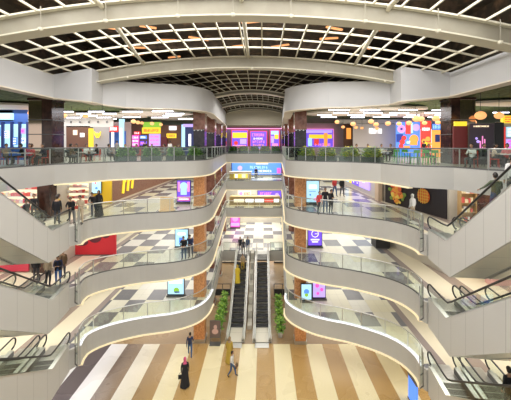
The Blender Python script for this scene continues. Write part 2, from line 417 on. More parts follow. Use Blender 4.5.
for D, pxs in ((12.3, (41, 106, 178, 233, 291, 365, 438, 500)), (20.45, (128, 192, 252, 326, 385))):
    for px in pxs:
        x = at(px, D - .4); z = roofz(x, D) - .8
        e = empty('hanging_spotlight', (x, D - .42, z), 0, 'small fitting on a rod against the %s arched beam, %s' % ('nearest' if D < 15 else 'second', ['far left', 'left', 'left of centre', 'centre', 'right of centre', 'right', 'further right', 'far right'][pxs.index(px)]), 'light', 'fittings on the roof beams')
        MB().tube([(0, 0, .85), (0, 0, .02)], .018, 6).build('rod', BEAM, e)
        MB().tube([(0, 0, .03), (0, 0, -.07)], .09, 12).tube([(0, 0, -.07), (0, 0, -.1)], .06, 12).build('lamp_head', BEAMEDGE, e)
# ---- food court ceiling with clouds and tubes
def ring(path_l, path_r, z0, z1, name, m):
    p = [(-13.3, -6)] + path_l + [(-4.95, 41.2), (2.6, 41.2)] + path_r + [(11.6, -6), (42, -6), (42, 60), (-42, 60), (-42, -6)]
    return struct(MB().prism(p, z0, z1), name, m)
ring(offset(UL, .2), offset(UR, .2), EYE + 3.12, EYE + 3.3, 'ceiling.001', CEILG)['label'] = 'dark green food court ceiling'
def blob(cx, cy, rx, ry, seed, n=28):
    q = random.Random(seed); a = [q.uniform(-.12, .12) for _ in range(4)]
    return [(cx + rx * math.cos(t) * (1 + a[0] * math.cos(3 * t) + a[1] * math.sin(2 * t)), cy + ry * math.sin(t) * (1 + a[2] * math.cos(2 * t) + a[3] * math.sin(3 * t))) for t in [2 * PI * k / n for k in range(n)]]
for i, (x, y, rx, ry, lab) in enumerate(((-21, 23.5, 5.0, 2.2, 'over the blue shopfront at far left'), (-16, 30.5, 4.5, 2.6, 'left of the white soffit'), (-9.8, 28.6, 3.0, 2.4, 'over the planters on the left'), (-9, 34.3, 3.2, 1.8, 'in front of the yellow stall sign'),
        (6.6, 28.3, 2.8, 2.2, 'beside the first right column'), (9.6, 24.6, 3.4, 1.2, 'over the pale stall wall'), (13.5, 29.5, 4.5, 2.4, 'over the mural'), (18.5, 21.5, 4.2, 1.4, 'over the dark board'), (-6.6, 36.5, 1.4, 3, 'beside the far left columns'))):
    mb = MB(); mb.prism(blob(x, y, rx, ry, i), EYE + 2.84, EYE + 2.98)
    for hx in (-.5, .5): mb.tube([(x + rx * hx, y, EYE + 2.98), (x + rx * hx, y, EYE + 3.14)], .03, 6)
    tag(mb.build('ceiling_cloud', CLOUD), 'cream rounded ceiling panel ' + lab, 'ceiling panel', 'cream ceiling panels')
rr = random.Random(5); led0 = None
def led(x, y, L, a):
    global led0
    if led0 is None:
        led0 = empty('tube_light', (0, 0, 0), 0, 'x', 'light', 'white tube lights under the food court ceiling')
        MB().box(-.5, .5, -.045, .045, -.03, .03).build('tube', LED, led0)
        MB().box(-.5, .5, -.08, .08, .03, .09).tube([(-.4, 0, .09), (-.4, 0, .475)], .012, 6).tube([(.4, 0, .09), (.4, 0, .475)], .012, 6).build('housing', DSTEEL, led0)
        e = led0
    else: e = dup(led0, (0, 0, 0), 0, 'x')
    e.location = (x, y, EYE + 2.66); e.rotation_euler.z = a; e.scale = (L, 1, 1)
    e['label'] = 'white tube light hanging under the %s side of the food court ceiling' % ('left' if x < 0 else 'right')
    e['group'] = 'white tube lights, %s side' % ('left' if x < 0 else 'right')
def leds(x0, x1, y0, y1, nx, ny):
    for j in range(ny):
        for i in range(nx):
            dx = (x1 - x0) / nx; x = x0 + (i + .5 + .2 * (j % 2) - .1) * dx + rr.uniform(-.1, .1) * dx; y = y0 + (j + .5) * (y1 - y0) / ny + rr.uniform(-.2, .2)
            if rr.random() < .75: led(x, y, rr.uniform(.42, .66) * dx, rr.uniform(-.06, .06))
leds(-25, -6.4, 23.8, 32.4, 7, 5); leds(4.6, 20.5, 22.6, 30.6, 6, 4)
# ---- walls behind the galleries, three storeys and the ground floor
CREAMW = noisy('cream_shop_wall', (.56, .52, .44), (.64, .60, .52), .8, .6)
BRICK = mat('brown_brick', (.25, .11, .06), .6)
def brick():
    nt = BRICK.node_tree; b = nt.nodes['Principled BSDF']; g = nt.nodes.new('ShaderNodeNewGeometry'); s = nt.nodes.new('ShaderNodeSeparateXYZ'); c = nt.nodes.new('ShaderNodeCombineXYZ')
    nt.links.new(g.outputs['Position'], s.inputs[0]); nt.links.new(s.outputs[1], c.inputs[0]); nt.links.new(s.outputs[2], c.inputs[1])
    t = nt.nodes.new('ShaderNodeTexBrick'); t.inputs['Scale'].default_value = 3.0
    t.inputs['Color1'].default_value = (.30, .12, .07, 1); t.inputs['Color2'].default_value = (.22, .085, .05, 1); t.inputs['Mortar'].default_value = (.42, .28, .2, 1); t.inputs['Mortar Size'].default_value = .03
    nt.links.new(c.outputs[0], t.inputs['Vector']); nt.links.new(t.outputs['Color'], b.inputs['Base Color'])
brick()
for n in range(4):
    z0, z1 = LV[n], LV[n] + 3.25
    lw = [(-42, 20.6), (-14.3, 20.6), (-14.3, 25.6), (-12.7, 25.6), (-12.7, 48)]
    rw = [(10.2, 48), (10.4, 26.2), (11.95, 19.9), (42, 19.9)]
    sfx = '' if n == 0 else '.%03d' % (n + 10)
    m = MB(); ribbon(m, lw[:4], z0, z1, 0, .3); struct(m, 'wall_left' + ('.%03d' % (n + 20)), CREAMW)
    m = MB(); ribbon(m, lw[3:], z0, z1, 0, .3); struct(m, 'wall_left' + ('.%03d' % (n + 30)), BRICK if n == 3 else CREAMW)
    m = MB(); ribbon(m, rw, z0, z1, 0, .3); struct(m, 'wall_right' + ('.%03d' % (n + 20)), CREAMW)
    m = MB(); m.box(-12.9, 10.4, 48, 48.3, z0, z1); struct(m, 'wall_back' + ('.%03d' % (n + 20)), CREAMW)
# ---- columns
def column(x, y, w, lab, z1=EYE + 2.95, far=False):
    e = empty('column', (x, y, 0), 0, lab, 'column', None)
    h = w / 2
    mb = MB().box(-h, h, -h, h, .25, LV[4] - .36)
    for k in (1, 2, 3):
        z = LV[k]; mb.box(-h - .02, h + .02, -h - .02, h + .02, z + .0, z + .12)
    mb.build('wood_cladding', MARBLE if far else ORANGE, e)['label'] = 'dark red brown cladding' if far else 'orange brown patterned cladding'
    MB().box(-h - .05, h + .05, -h - .05, h + .05, 0, .25).build('plinth', STEEL, e)
    MB().box(-h - .01, h + .01, -h - .01, h + .01, LV[4], EYE + 1.22).build('black_cladding', BLKM, e)
    MB().box(-h - .04, h + .04, -h - .04, h + .04, EYE + 1.22, z1 - LV[0]).build('marble_cladding', MARBLE, e)
    mb = MB()
    for k in range(6): mb.box(-h + w * k / 6 + .02, -h + w * (k + 1) / 6 - .03, -h - .06, -h - .01, EYE + 1.12 + .06 * (k % 2), EYE + 1.2)
    mb.build('trim_band', STEEL, e)
for x, y, lab in ((-5.05, 24.9, 'first column left of the corridor mouth, nearest'), (-5.15, 30.6, 'second column along the left of the corridor'), (-5.4, 37.2, 'third column along the left of the corridor'), (-5.6, 43.5, 'fourth column on the left, beyond the far bridge'),
                  (2.95, 24.7, 'first column right of the corridor mouth, nearest'), (2.95, 30.6, 'second column along the right of the corridor'), (3.0, 37.2, 'third column along the right of the corridor'), (3.1, 43.5, 'fourth column on the right, beyond the far bridge')):
    column(x, y, .86, lab, far=y > 28)
def pillar(x, y, lab, side):
    e = empty('mirrored_pillar', (x, y, LV[4]), 0, lab, 'pillar')
    z1 = EYE + 3.05 - LV[4]
    a, b = (-.78, .1) if side < 0 else (-.2, .78)
    if side < 0:
        MB().box(-.78, .08, -.6, .6, 0, z1).build('mirror_cladding', MIRROR, e); MB().box(.08, .74, -.62, .6, 0, z1).build('dark_cladding', DKBROWN, e)
    else:
        MB().box(-.76, -.2, -.6, .6, 0, z1).build('dark_cladding', DKBROWN, e); MB().box(-.2, .78, -.62, .6, 0, z1).build('mirror_cladding', MIRROR, e)
    mb = MB()
    for z in (.9, 1.8, 2.7): mb.box(-.8, .8, -.64, .6, z1 * z / 4.1, z1 * z / 4.1 + .05)
    mb.build('joint_band', DSTEEL, e)
    MB().box(-.82, .82, -.66, .62, z1 - .16, z1 - .02).build('cap', DKBROWN, e)
pillar(-14.35, 20.6, 'big mirror clad pillar of the food court on the left', -1)
pillar(12.75, 20.35, 'big mirror clad pillar of the food court on the right', 1)
e = empty('brown_pillar', (-14.0, 20.1, LV[3]), 0, 'dark brown pillar between lit shop shelves on the third level, left', 'pillar')
MB().box(-.4, .4, -.35, .35, .12, 3.2).build('shaft', DKBROWN, e); MB().box(-.44, .44, -.39, .39, 0, .12).build('base', STEEL, e)

# ------------------------------------------------------------------ glass railings
def railing(path, z, label, step=1.55, h=1.02, group='glass railings round the galleries', back=.0, posts=True, rail=STEEL, gm=None):
    p = resample(path, .3); n = len(p); o0 = p[n // 2]
    e = empty('glass_railing', (o0[0], o0[1], z), 0, label, 'railing', group)
    p = [(x - o0[0], y - o0[1]) for x, y in offset(p, .06 + back)]
    L = plen(p); per = max(1, round(L / step)); idx = [round(i * (n - 1) / per) for i in range(per + 1)]
    for a, b in zip(idx, idx[1:]):
        seg = p[a:b + 1]
        m = MB(); ribbon(m, seg, .1, h - .03, -.008, .008); m.build('glass_panel', gm or GLASS, e)
    for i in idx:
        m = MB(); x, y = p[i]; m.box(x - .022, x + .022, y - .022, y + .022, .03, h); m.build('post', STEEL, e)
    MB().tube([(x, y, h) for x, y in p], .035, 8).build('handrail', rail, e, True)
    m = MB(); ribbon(m, p, .03, .1, -.03, .03); m.build('bottom_rail', DSTEEL, e)
    return e
for n in (1, 2, 3, 4):
    l, f, r = slab_outline(n); z = LV[n]
    cl = LCURVE if n < 4 else L4L; cr = RCURVE if n < 4 else L4R
    kw = dict(rail=DSTEEL, gm=GLASSD) if n == 4 else {}
    railing(cl, z, 'glass railing on the curved left gallery, %s level' % LVL[n], **kw)
    railing([LCURVE[-1], f[0]], z, 'glass railing along the left of the corridor void, %s level' % LVL[n], 2.2)
    railing([f[1], RCURVE[0]], z, 'glass railing along the right of the corridor void, %s level' % LVL[n], 2.2)
    railing(cr, z, 'glass railing on the curved right gallery, %s level' % LVL[n], **kw)
    if n > 1: railing(f, z, 'glass railing across the far bridge, %s level' % LVL[n], **kw)
railing([(-14.0, 12.5), (-12.9, 15.0)], LV[4], 'short glass railing of the food court at the left picture edge')
railing([(10.3, 14.2), (11.8, 12.6)], LV[4], 'short glass railing of the food court behind the man on the escalator')
railing([(-4.45, 35), (-3.05, 35)], LV[1], 'short glass railing left of the escalator heads')
railing([(.85, 35), (2.2, 35)], LV[1], 'short glass railing right of the escalator heads')

# ------------------------------------------------------------------ escalators
STEPM = noisy('escalator_step', (.035, .035, .038), (.07, .07, .075), 20, .4)
STEPL = mat('step_edge_line', (.55, .55, .5), .4, .5)
def step_mesh(w):
    m = MB(); m.box(-w / 2, w / 2, -.2, .2, -.06, 0)
    for k in range(12):
        x = -w / 2 + (k + .5) * w / 12; m.box(x - .016, x + .016, -.2, .195, 0, .012)
    m.box(-w / 2, w / 2, -.2, -.17, -.2, -.0); m.box(-w / 2, w / 2, -.205, -.175, .0, .014, 1)
    return m
STEPS = {}
def escalator(x, y, z, rz, label, group, w=1.5, tan=.68, f0=2.0, f1=1.8, side=FLANK, rise=3.6, railm=BLACK, flank=(.3, 1.2), ground=False, glass=None, lightdeck=False):
    e = empty('escalator', (x, y, z), rz, label, 'escalator', group)
    run = rise / tan; L = f0 + run + f1; fi = [0, f0, f0 + run, L]
    def hz(u): return 0 if u < f0 else rise if u > f0 + run else (u - f0) * tan
    up, dn = flank
    # the cladding: side profile in (u, z), travel along -y
    k = dn * math.tan(math.atan(tan) / 2)
    prof = [(0, up), (f0, up), (f0 + run, rise + up), (L, rise + up), (L, rise - dn), (f0 + run + k, rise - dn), (f0 + k, -dn), (0, -dn)]
    if ground: prof[6] = (f0 + dn / tan + k, 0.0); prof[7] = (0, 0.0)
    for s in (-1, 1):
        m = MB(); a, b = sorted((s * w / 2, s * (w / 2 - .08)))
        vs = [(a, -u, q) for u, q in prof] + [(b, -u, q) for u, q in prof]; n = len(prof)
        quads = [(0, 1, 6, 7), (1, 2, 5, 6), (2, 3, 4, 5)]
        fs = quads + [tuple(i + n for i in q[::-1]) for q in quads] + [(i, (i + 1) % n, (i + 1) % n + n, i + n) for i in range(n)]
        m.add(vs, fs).build('side_cladding', side, e)
        # deck
        m = MB(); pth = [(0, up), (f0, up), (f0 + run, rise + up), (L, rise + up)]
        for (u0, q0), (u1, q1) in zip(pth, pth[1:]): m.bar((s * (w / 2 - .11), -u0, q0 + .02), (s * (w / 2 - .11), -u1, q1 + .02), .22, .05)
        m.build('deck', STEEL, e)
        # skirt
        m = MB()
        for (u0, q0), (u1, q1) in zip(pth, pth[1:]): m.bar((s * (w / 2 - .215), -u0, q0 - .17), (s * (w / 2 - .215), -u1, q1 - .17), .02, .36)
        m.build('skirt', DSTEEL, e)
        # glass balustrade
        gx = s * (w / 2 - .12); hh = .98
        bot = [(-.25, up + .25), (0, up), (f0, up), (f0 + run, rise + up), (L, rise + up), (L + .25, rise + up + .25)]
        top = [(-.25, hh - .2), (0, hh), (f0 - .1, hh), (f0 + run - .1, rise + hh), (L, rise + hh), (L + .25, rise + hh - .2)]
        m = MB(); vs = []
        for dx in (-.008, .008): vs += [(gx + dx, -u, q) for u, q in bot] + [(gx + dx, -u, q) for u, q in top]
        fs = []
        for i in range(5): fs += [(i, i + 1, i + 7, i + 6), (i + 12, i + 18, i + 19, i + 13)]
        fs += [(i, i + 12, i + 13, i + 1) for i in range(5)] + [(i + 6, i + 7, i + 19, i + 18) for i in range(5)]
        m.add(vs, fs).build('glass_balustrade', glass or GLASS, e); gb = e.children[-1]
        # handrail
        P = []
        for k2 in range(9):
            t = -PI / 2 - PI * k2 / 8; P.append((gx, -(.0 + .36 * math.cos(t) * 1.0 if False else -.0 - .36 * abs(math.sin(PI * k2 / 8))), (up + .1 + hh) / 2 - (hh - up - .1) / 2 * math.cos(PI * k2 / 8)))
        P = [(gx, -u, q) for _, u, q in [(0, -.36 * math.sin(PI * k2 / 8), (up + .1 + hh) / 2 - (hh - up - .1) / 2 * math.cos(PI * k2 / 8)) for k2 in range(9)]]
        P += [(gx, -(f0 - .5), hh), (gx, -(f0 - .1), hh + .04), (gx, -(f0 + .3), hh + .27 * tan / .68), (gx, -(f0 + run - .4), rise + hh - .22), (gx, -(f0 + run), rise + hh - .03), (gx, -(f0 + run + .4), rise + hh)]
        P += [(gx, -(L + .36 * math.sin(PI * k2 / 8)), rise + (up + .1 + hh) / 2 + (hh - up - .1) / 2 * math.cos(PI * k2 / 8)) for k2 in range(9)]
        MB().tube(P, .042, 8).build('handrail', railm, gb, True)
    # underside
    m = MB(); b = prof[4:]
    vs = [(sx * (w / 2 - .02), -u, q + .01) for sx in (-1, 1) for u, q in b]
    vs += [(sx * (w / 2 - .02), -u, q + .09) for sx in (-1, 1) for u, q in b]
    fs = []
    for i in range(3): fs += [(i, i + 1, i + 5, i + 4), (i + 8, i + 12, i + 13, i + 9), (i, i + 8, i + 9, i + 1), (i + 4, i + 5, i + 13, i + 12)]
    fs += [(0, 4, 12, 8), (3, 11, 15, 7)]
    m.add(vs, fs).build('underside', seam_mat('escalator_underside', (.80, .76, .64), 1.25, .28, .1), e)
    # floor plates with comb
    for u0, u1, q in ((-.6, .75, .035), (L - .75, L + .5, rise + .035)):
        m = MB(); m.box(-w / 2 + .2, w / 2 - .2, -u1, -u0, q - .06, q)
        for k2 in range(10): m.box(-w / 2 + .25, w / 2 - .25, -u0 - (k2 + 1) * (u1 - u0) / 12 - .01, -u0 - (k2 + 1) * (u1 - u0) / 12 + .01, q, q + .008)
        m.build('comb_plate', STEEL, e)
    sw = w - .46
    if sw not in STEPS: STEPS[sw] = step_mesh(sw).build('step', [STEPM, STEPL])
    base = STEPS[sw]; u = .95; first = base.parent is None
    while u < L - .8:
        if first: s_ = base; first = False
        else: s_ = base.copy(); COL.objects.link(s_)
        s_.parent = e; zz = hz(u)
        s_.location = (0, -u, zz + .02); u += .4
    return e
for n in (1, 2, 3):
    for side, ((sx, sy), rz), nm in ((-1, ESC_L, 'left'), (1, ESC_R, 'right')):
        out = Vector((math.cos(rz), math.sin(rz))) * side
        for k, w2 in enumerate(('inner', 'outer')):
            p = Vector((sx, sy)) + out * (.75 + 1.62 * k)
            tn = .64 if side < 0 else .71
            escalator(p.x, p.y, LV[n], rz, '%s escalator of the pair on the %s, rising from the %s level' % (w2, nm, LVL[n]), None, tan=tn, f1=7.1 - 3.6 / tn)

# ---- the central pair
LIGHTCLAD = seam_mat('pale_cladding', (.60, .57, .49), 1.2, .35)
for x, lab in ((-2.2, 'left one of the two long escalators in the middle, with people riding'), (-.08, 'right one of the two long escalators in the middle, empty')):
    escalator(x, 24.4, 0, PI, lab, None, tan=.577, f0=1.9, f1=2.2, side=LIGHTCLAD, ground=True, railm=STEEL)
m = MB()
for k in range(7): m.box(-1.33, -.95, 26.2 + k * 1.2, 27.3 + k * 1.2, 0, .35 + k * .6)
tag(m.build('stepped_divider', LIGHTCLAD), 'pale stepped divider between the two middle escalators', 'divider')
# ---- signs, panels and shopfronts.  A board is placed by the wall distance it stands at
def board(px0, px1, py0, py1, Y, name, m, label=None, cat=None, parent=None, t=.12, group=None, frame=None):
    x0, x1 = at(px0, Y), at(px1, Y); z1, z0 = EYE + (VY - py0) * Y / FPX, EYE + (VY - py1) * Y / FPX
    mb = MB(); mb.box(x0, x1, Y, Y + t, z0, z1)
    if frame:
        w = .06
        for a in ((x0 - w, x0, z0 - w, z1 + w), (x1, x1 + w, z0 - w, z1 + w), (x0, x1, z0 - w, z0), (x0, x1, z1, z1 + w)): mb.box(a[0], a[1], Y - .04, Y + t, a[2], a[3], 1)
        o = mb.build(name, [m, frame], parent)
    else: o = mb.build(name, m, parent)
    if label: tag(o, label, cat, group)
    return o
def root(name, px, py, Y, label, cat, group=None):
    e = empty(name, (0, 0, 0), 0, label, cat, group); return e
def strokes(px0, px1, py0, py1, Y, m, parent, n=5, name='lettering', t=.03):    # unreadable lettering as raised bars
    mb = MB(); q = random.Random(int(px0 * 7 + py0)); x0, x1 = at(px0, Y), at(px1, Y); z1, z0 = EYE + (VY - py0) * Y / FPX, EYE + (VY - py1) * Y / FPX
    w = (x1 - x0) / n
    for k in range(n):
        a = x0 + k * w; h = z1 - z0
        mb.box(a + w * .08, a + w * .26, Y - t, Y - .002, z0, z1)
        if q.random() < .6: mb.box(a + w * .56, a + w * .74, Y - t, Y - .002, z0, z1)
        for f in (0, .43, .86):
            if q.random() < .65: mb.box(a + w * .08, a + w * .74, Y - t, Y - .002, z0 + h * f, z0 + h * (f + .14))
    return mb.build(name, m, parent)
E = dict(yellow=lit('lit_yellow', (1, .72, .04), .95), purple=lit('lit_purple', (.20, .10, .85), .95), pink=lit('lit_pink', (.95, .30, .62), 1.0), blue=lit('lit_blue', (.10, .28, .95), 1.0),
         cyan=lit('lit_cyan', (.48, .80, .98), .95), white=lit('lit_white', (1, 1, 1), 1.25), red=lit('lit_red', (.90, .06, .05), .9), orange=lit('lit_orange', (1, .38, .07), 1.0), cream=lit('lit_cream', (1, .84, .58), 1.05),
         magenta=lit('lit_magenta', (.85, .12, .55), .95), violet=lit('lit_violet', (.55, .40, 1.0), 1.0), navy=lit('lit_navy', (.02, .05, .32), .9), green=lit('lit_green', (.30, .62, .06), .8))
NAVY = mat('navy_panel', (.02, .04, .20), .4); MAROON = mat('maroon_panel', (.16, .02, .03), .4); GREYW = mat('grey_stall_wall', (.40, .38, .38), .6); PALE = mat('pale_stall_wall', (.66, .62, .58), .6)
BLUEP = mat('blue_panel', (.06, .16, .55), .4); SOFF = mat('white_soffit', (.66, .64, .60), .6); BRN = mat('brown_stall_wall', (.17, .08, .05), .6)
Z4 = LV[4]
def downto(py): return py
def stall(label, Y, parts, cat='food stall', name='food_stall', group=None):
    e = empty(name, (0, Y, Z4), 0, label, cat, group)
    for i, (nm, m, a, b, c, d) in enumerate(parts):
        o = board(a, b, c, d, Y - .02 * i if nm not in ('wall', 'soffit') else Y, nm, m if not isinstance(m, str) else E[m], parent=e, t=.02 * i + .12 if nm not in ('wall',) else .1)
        o.location.y -= Y; o.location.z -= Z4
        if nm in ('sign_board', 'menu_screen', 'poster') and isinstance(m, str):
            inv = {'yellow': E['red'], 'magenta': E['white'], 'blue': E['white'], 'purple': E['pink'], 'violet': E['magenta'], 'red': E['white'], 'white': E['blue'], 'cyan': E['white'], 'orange': E['yellow']}[m]
            w, h = b - a, d - c
            for r_ in range(1 if h < 7 else 3):
                hh = h * .5 if h < 7 else h * .16; cc = c + h * .25 if h < 7 else c + h * (.14 + .3 * r_)
                strokes(a + w * .1, b - w * .1, cc, cc + hh, Y - .02 * i - .005, inv, o, max(3, int(w / 1.6)))
    return e
def flY(Y): return VY + (EYE - Z4) * FPX / Y       # picture row where the food court floor meets distance Y
b = flY(25)
stall('blue lit shopfront at the far left of the food court', 25, [('wall', BLUEP, -60, 27, 108, b), ('window_pane', 'cyan', -20, 1, 125, 147), ('window_pane', 'cyan', 3, 10, 124, 147), ('window_pane', 'cyan', 12, 18, 124, 147), ('window_pane', 'cyan', 20, 26, 124, 147), ('poster', 'white', 4.5, 8.5, 131, 138), ('poster', 'blue', 13, 17, 137, 145), ('poster', 'violet', 21, 25, 128, 134), ('poster', 'white', 21.5, 24.5, 138, 143), ('poster', 'blue', -8, -1, 127, 136), ('mullion', NAVY, 1, 3, 122, 149), ('mullion', NAVY, 10, 12, 122, 149), ('mullion', NAVY, 18, 20, 122, 149), ('mullion', NAVY, 26, 27, 122, 149), ('soffit', GREYW, -30, 13, 110, 121), ('sign_board', 'cyan', -12, 11, 113, 119.5), ('sign_light', 'white', -10, 9, 115, 117.5)])
stall('pale stall corner with an orange glowing box sign beside the left pillar', 25.6, [('wall', mat('lavender_wall', (.42, .42, .52), .6), 27, 41, 122, flY(25.6)), ('soffit', SOFF, 22, 41, 110, 122), ('sign_board', 'orange', 29, 37, 111, 118)])
e = stall('brown stall with a white soffit and a yellow post, right of the left pillar', 31, [('wall', BRN, 60, 90, 126, flY(31)), ('soffit', SOFF, 60, 113, 114, 127), ('post', SOFF, 60, 66, 126, flY(31)), ('picture', 'cream', 73, 77, 130, 135), ('picture', 'white', 80, 84, 133, 137), ('post', 'yellow', 88.5, 93, 128.5, 147), ('wall', GREYW, 93, 109, 127, flY(31))])
for k in range(5):
    o = board(70 + k * 9, 71.2 + k * 9, 121, 123, 30.8, 'ceiling_spot', DSTEEL, parent=e, t=.1); o.location = (0, -31, -Z4)
m = MB(); xa, xb = at(94.5, 30.7), at(100.5, 30.7); zc = EYE + (VY - 134.5) * 30.7 / FPX
for s in (-1, 1):
    xm = (xa + xb) / 2; m.tube([(xm + s * .06, 30.7, zc - .32), (xm + s * .16, 30.7, zc - .05), (xm + s * .32, 30.7, zc + .3)], [.07, .1, .04], 6)
m.tube([(xa, 30.7, zc - .05), ((xa + xb) / 2, 30.7, zc + .08), (xb, 30.7, zc - .05)], [.05, .11, .05], 6)
tag(m.build('wall_emblem', E['yellow']), 'yellow winged emblem glowing on the grey stall wall, left side', 'emblem')
stall('stall with a red sign between glowing white and blue posts', 32.5, [('wall', mat('pink_grey_wall', (.45, .34, .33), .6), 108, 131, 122, flY(32.5)), ('back_panel', BLUEP, 109, 126, 131, 147), ('post', 'white', 111.2, 114, 130, 147), ('post', 'cyan', 119, 124, 119, 147), ('post', 'white', 119.8, 122, 128, 147), ('sign_board', 'red', 109, 118, 126, 132)])
stall('stall with a yellow lit sign above pink and blue menu screens', 34, [('wall', BRN, 127, 152, 124, flY(34)), ('wall', BRN, 152, 181, 125, flY(34)), ('patterned_header', 'green', 143, 161, 122, 127.5), ('sign_board', 'yellow', 142, 160.5, 127.5, 133.5), ('menu_screen', 'magenta', 132, 139, 135, 146.5), ('menu_screen', 'blue', 140, 146.5, 135.5, 139), ('menu_screen', 'purple', 140, 146.5, 141, 145.5), ('menu_screen', 'violet', 149, 160, 134, 146), ('sign_board', 'red', 134, 140, 131.5, 134.5), ('sign_board', 'yellow', 166.5, 176, 133.5, 138), ('sign_board', 'white', 169, 176, 126, 130), ('counter', MAROON, 161, 167, 137, 148)])
stall('navy stall with glowing white vertical light strips, left of the first column', 33, [('wall', NAVY, 181, 197, 124, flY(33)), ('light_strip', 'cyan', 181.5, 185, 124.5, 147), ('light_strip', 'white', 188.5, 191, 134, 146), ('header', 'violet', 183, 196, 124, 127), ('light_strip', 'violet', 197, 213, 131, 146)])
far = 50.0
stall('long far shopfront with pink edging seen between the left columns and over the bridge', far, [('wall', mat('dusk_wall', (.16, .10, .20), .5), 196, 306, 127, flY(far)), ('neon_edge', 'pink', 200, 303, 128, 129), ('fascia', SOFF, 196, 306, 126, 127)])
def poster(lab, Y, a, b, c, d, items, frame='red', name='lit_poster', base=None):
    e = empty(name, (at((a + b) / 2, Y), Y, EYE + (VY - d) * Y / FPX), 0, lab, 'poster')
    L = e.location.copy()
    def put1(o): o.location = (-L.x, -L.y, -L.z); return o
    if frame: put1(board(a - .7, b + .7, c - .7, d + .7, Y, 'frame', E[frame] if isinstance(frame, str) else frame, parent=e, t=.1))
    pn = put1(board(a, b, c, d, Y - .06, 'panel', E[base] if base else E['purple'], parent=e, t=.05)); fr = e; e = pn
    def put(o): o.location = (0, 0, 0); return o
    for i, it in enumerate(items):
        if it[0] == 'txt': put(strokes(*it[2:6], Y - .07, E[it[1]], e, it[6]))
        elif it[0] == 'disc':
            _, mm, cx, cy, r = it[:5]; mb = MB(); mb.tube([(at(cx, Y), Y - .1 - .004 * i, EYE + (VY - cy) * Y / FPX), (at(cx, Y), Y - .07, EYE + (VY - cy) * Y / FPX)], r * Y / FPX, 20); put(mb.build('printed_shape', E[mm] if isinstance(mm, str) else mm, e))
        else: put(board(*it[2:6], Y - .09 - .003 * i, 'printed_shape', E[it[1]] if isinstance(it[1], str) else it[1], parent=e, t=.03))
    return fr
poster('lit poster with a yellow band, beside the left columns beyond the bridge', 49.6, 232, 247.5, 130.5, 147, [('r', 'yellow', 232.5, 247, 132.5, 138), ('r', 'violet', 240, 246.5, 139, 144), ('disc', 'red', 236, 143, 2), ('r', 'pink', 233, 246, 145, 146.5)], 'red')
poster('large purple lit sign with pink lettering in the middle of the far wall', 49.4, 250.5, 266.5, 131.5, 149, [('txt', 'pink', 252, 264.5, 133.5, 136.3, 6), ('txt', 'white', 253.5, 263, 137.8, 139.5, 7), ('txt', 'pink', 252.5, 265, 140.5, 143, 6), ('txt', 'orange', 253, 264, 144.3, 146.6, 6)], 'red')
poster('lit poster with a pale sky and yellow shape right of the purple sign', 49.6, 270.5, 279, 130.5, 148, [('r', 'cyan', 271, 278.5, 131, 134.5), ('r', 'yellow', 274.5, 278.5, 134.5, 139), ('r', 'violet', 271, 274, 136, 143), ('r', 'pink', 272, 278, 143.5, 147)], 'red')
poster('lit purple shop window with a yellow band, right of the first right column', 42, 305.5, 333, 129.5, 147, [('r', 'violet', 306, 332, 130, 133), ('r', 'yellow', 309, 332, 134.5, 138.5), ('r', 'cyan', 308, 312, 138, 146), ('r', 'red', 314, 319, 139, 145), ('r', 'orange', 324, 327.5, 133, 146), ('txt', 'pink', 315, 331, 143.5, 146, 5)], 'pink', base='purple')
stall('cream stall wall behind the yellow planters', 42.5, [('wall', PALE, 300, 347, 123, flY(42.5))])
stall('brown stall post with hanging amber lamps', 35.5, [('wall', BRN, 343.5, 353, 124, flY(35.5)), ('display', 'orange', 346.5, 351, 128, 139)])
e = stall('pale stall wall with a glowing white logo', 34, [('wall', PALE, 353, 396, 124, flY(34)), ('soffit', SOFF, 337, 440, 119.5, 123.5)])
o = strokes(369, 382, 128.5, 133.5, 33.95, E['white'], e, 6); o.location = (0, -34, -Z4)
# mural
mu = poster('blue mural with a doughnut, a burger and other bright food shapes', 32, 396, 420, 122, flY(32), [('r', 'navy', 396.5, 403, 134, 142), ('disc', 'violet', 401, 129, 4.2), ('disc', 'pink', 401, 129, 3.2), ('disc', 'navy', 401, 129, 1.3), ('r', 'red', 405.5, 411, 121.5, 134),
   ('disc', 'orange', 413.5, 139, 4.4), ('r', 'red', 409.3, 418, 138.6, 140.4), ('r', 'cream', 409.6, 417.6, 140.6, 141.8), ('r', 'orange', 410, 417.4, 142, 145.2), ('disc', 'red', 403.5, 138, 2.4), ('disc', 'red', 401.8, 142, 2.6), ('disc', 'red', 400.6, 146, 2.2), ('disc', 'violet', 415.5, 127.5, 3.6), ('r', 'cyan', 411, 413, 123, 133), ('disc', 'cyan', 407.5, 142.5, 1.6), ('r', 'orange', 404, 410, 145.8, 148)], None, 'wall_mural', 'blue')
poster('red panel with white lettering and an orange flame pattern beside the mural', 31.6, 420.6, 431, 121, flY(31.6), [('txt', 'white', 422, 429.8, 127.6, 130.6, 5), ('disc', 'orange', 423.5, 141, 2.2), ('disc', 'orange', 427.5, 139, 2.4), ('disc', 'yellow', 425.5, 144, 2), ('disc', 'orange', 429, 144, 2)], None, 'wall_panel', 'red')
poster('orange stall front with a dark hatch under a blue neon sign', 31.2, 432, 443.5, 121.5, flY(31.2), [('r', NAVY, 432, 443.5, 121.5, 130), ('r', 'blue', 432.5, 443, 124, 129.5), ('txt', 'cyan', 433, 442.5, 125.3, 128.3, 6), ('r', NAVY, 435.2, 440, 134.5, 142)], None, 'stall_front', 'orange')
stall('maroon and yellow panel imitating the reflection in the right pillar mirror', 19.3, [('wall', mat('maroon_patterned_panel', (.22, .04, .04), .5), 453.5, 467.5, 126, flY(19.3)), ('header', 'yellow', 455, 467, 121.5, 126)], 'panel', 'reflection_panel')  # panel paints the maroon and yellow reflection of the pillar mirror
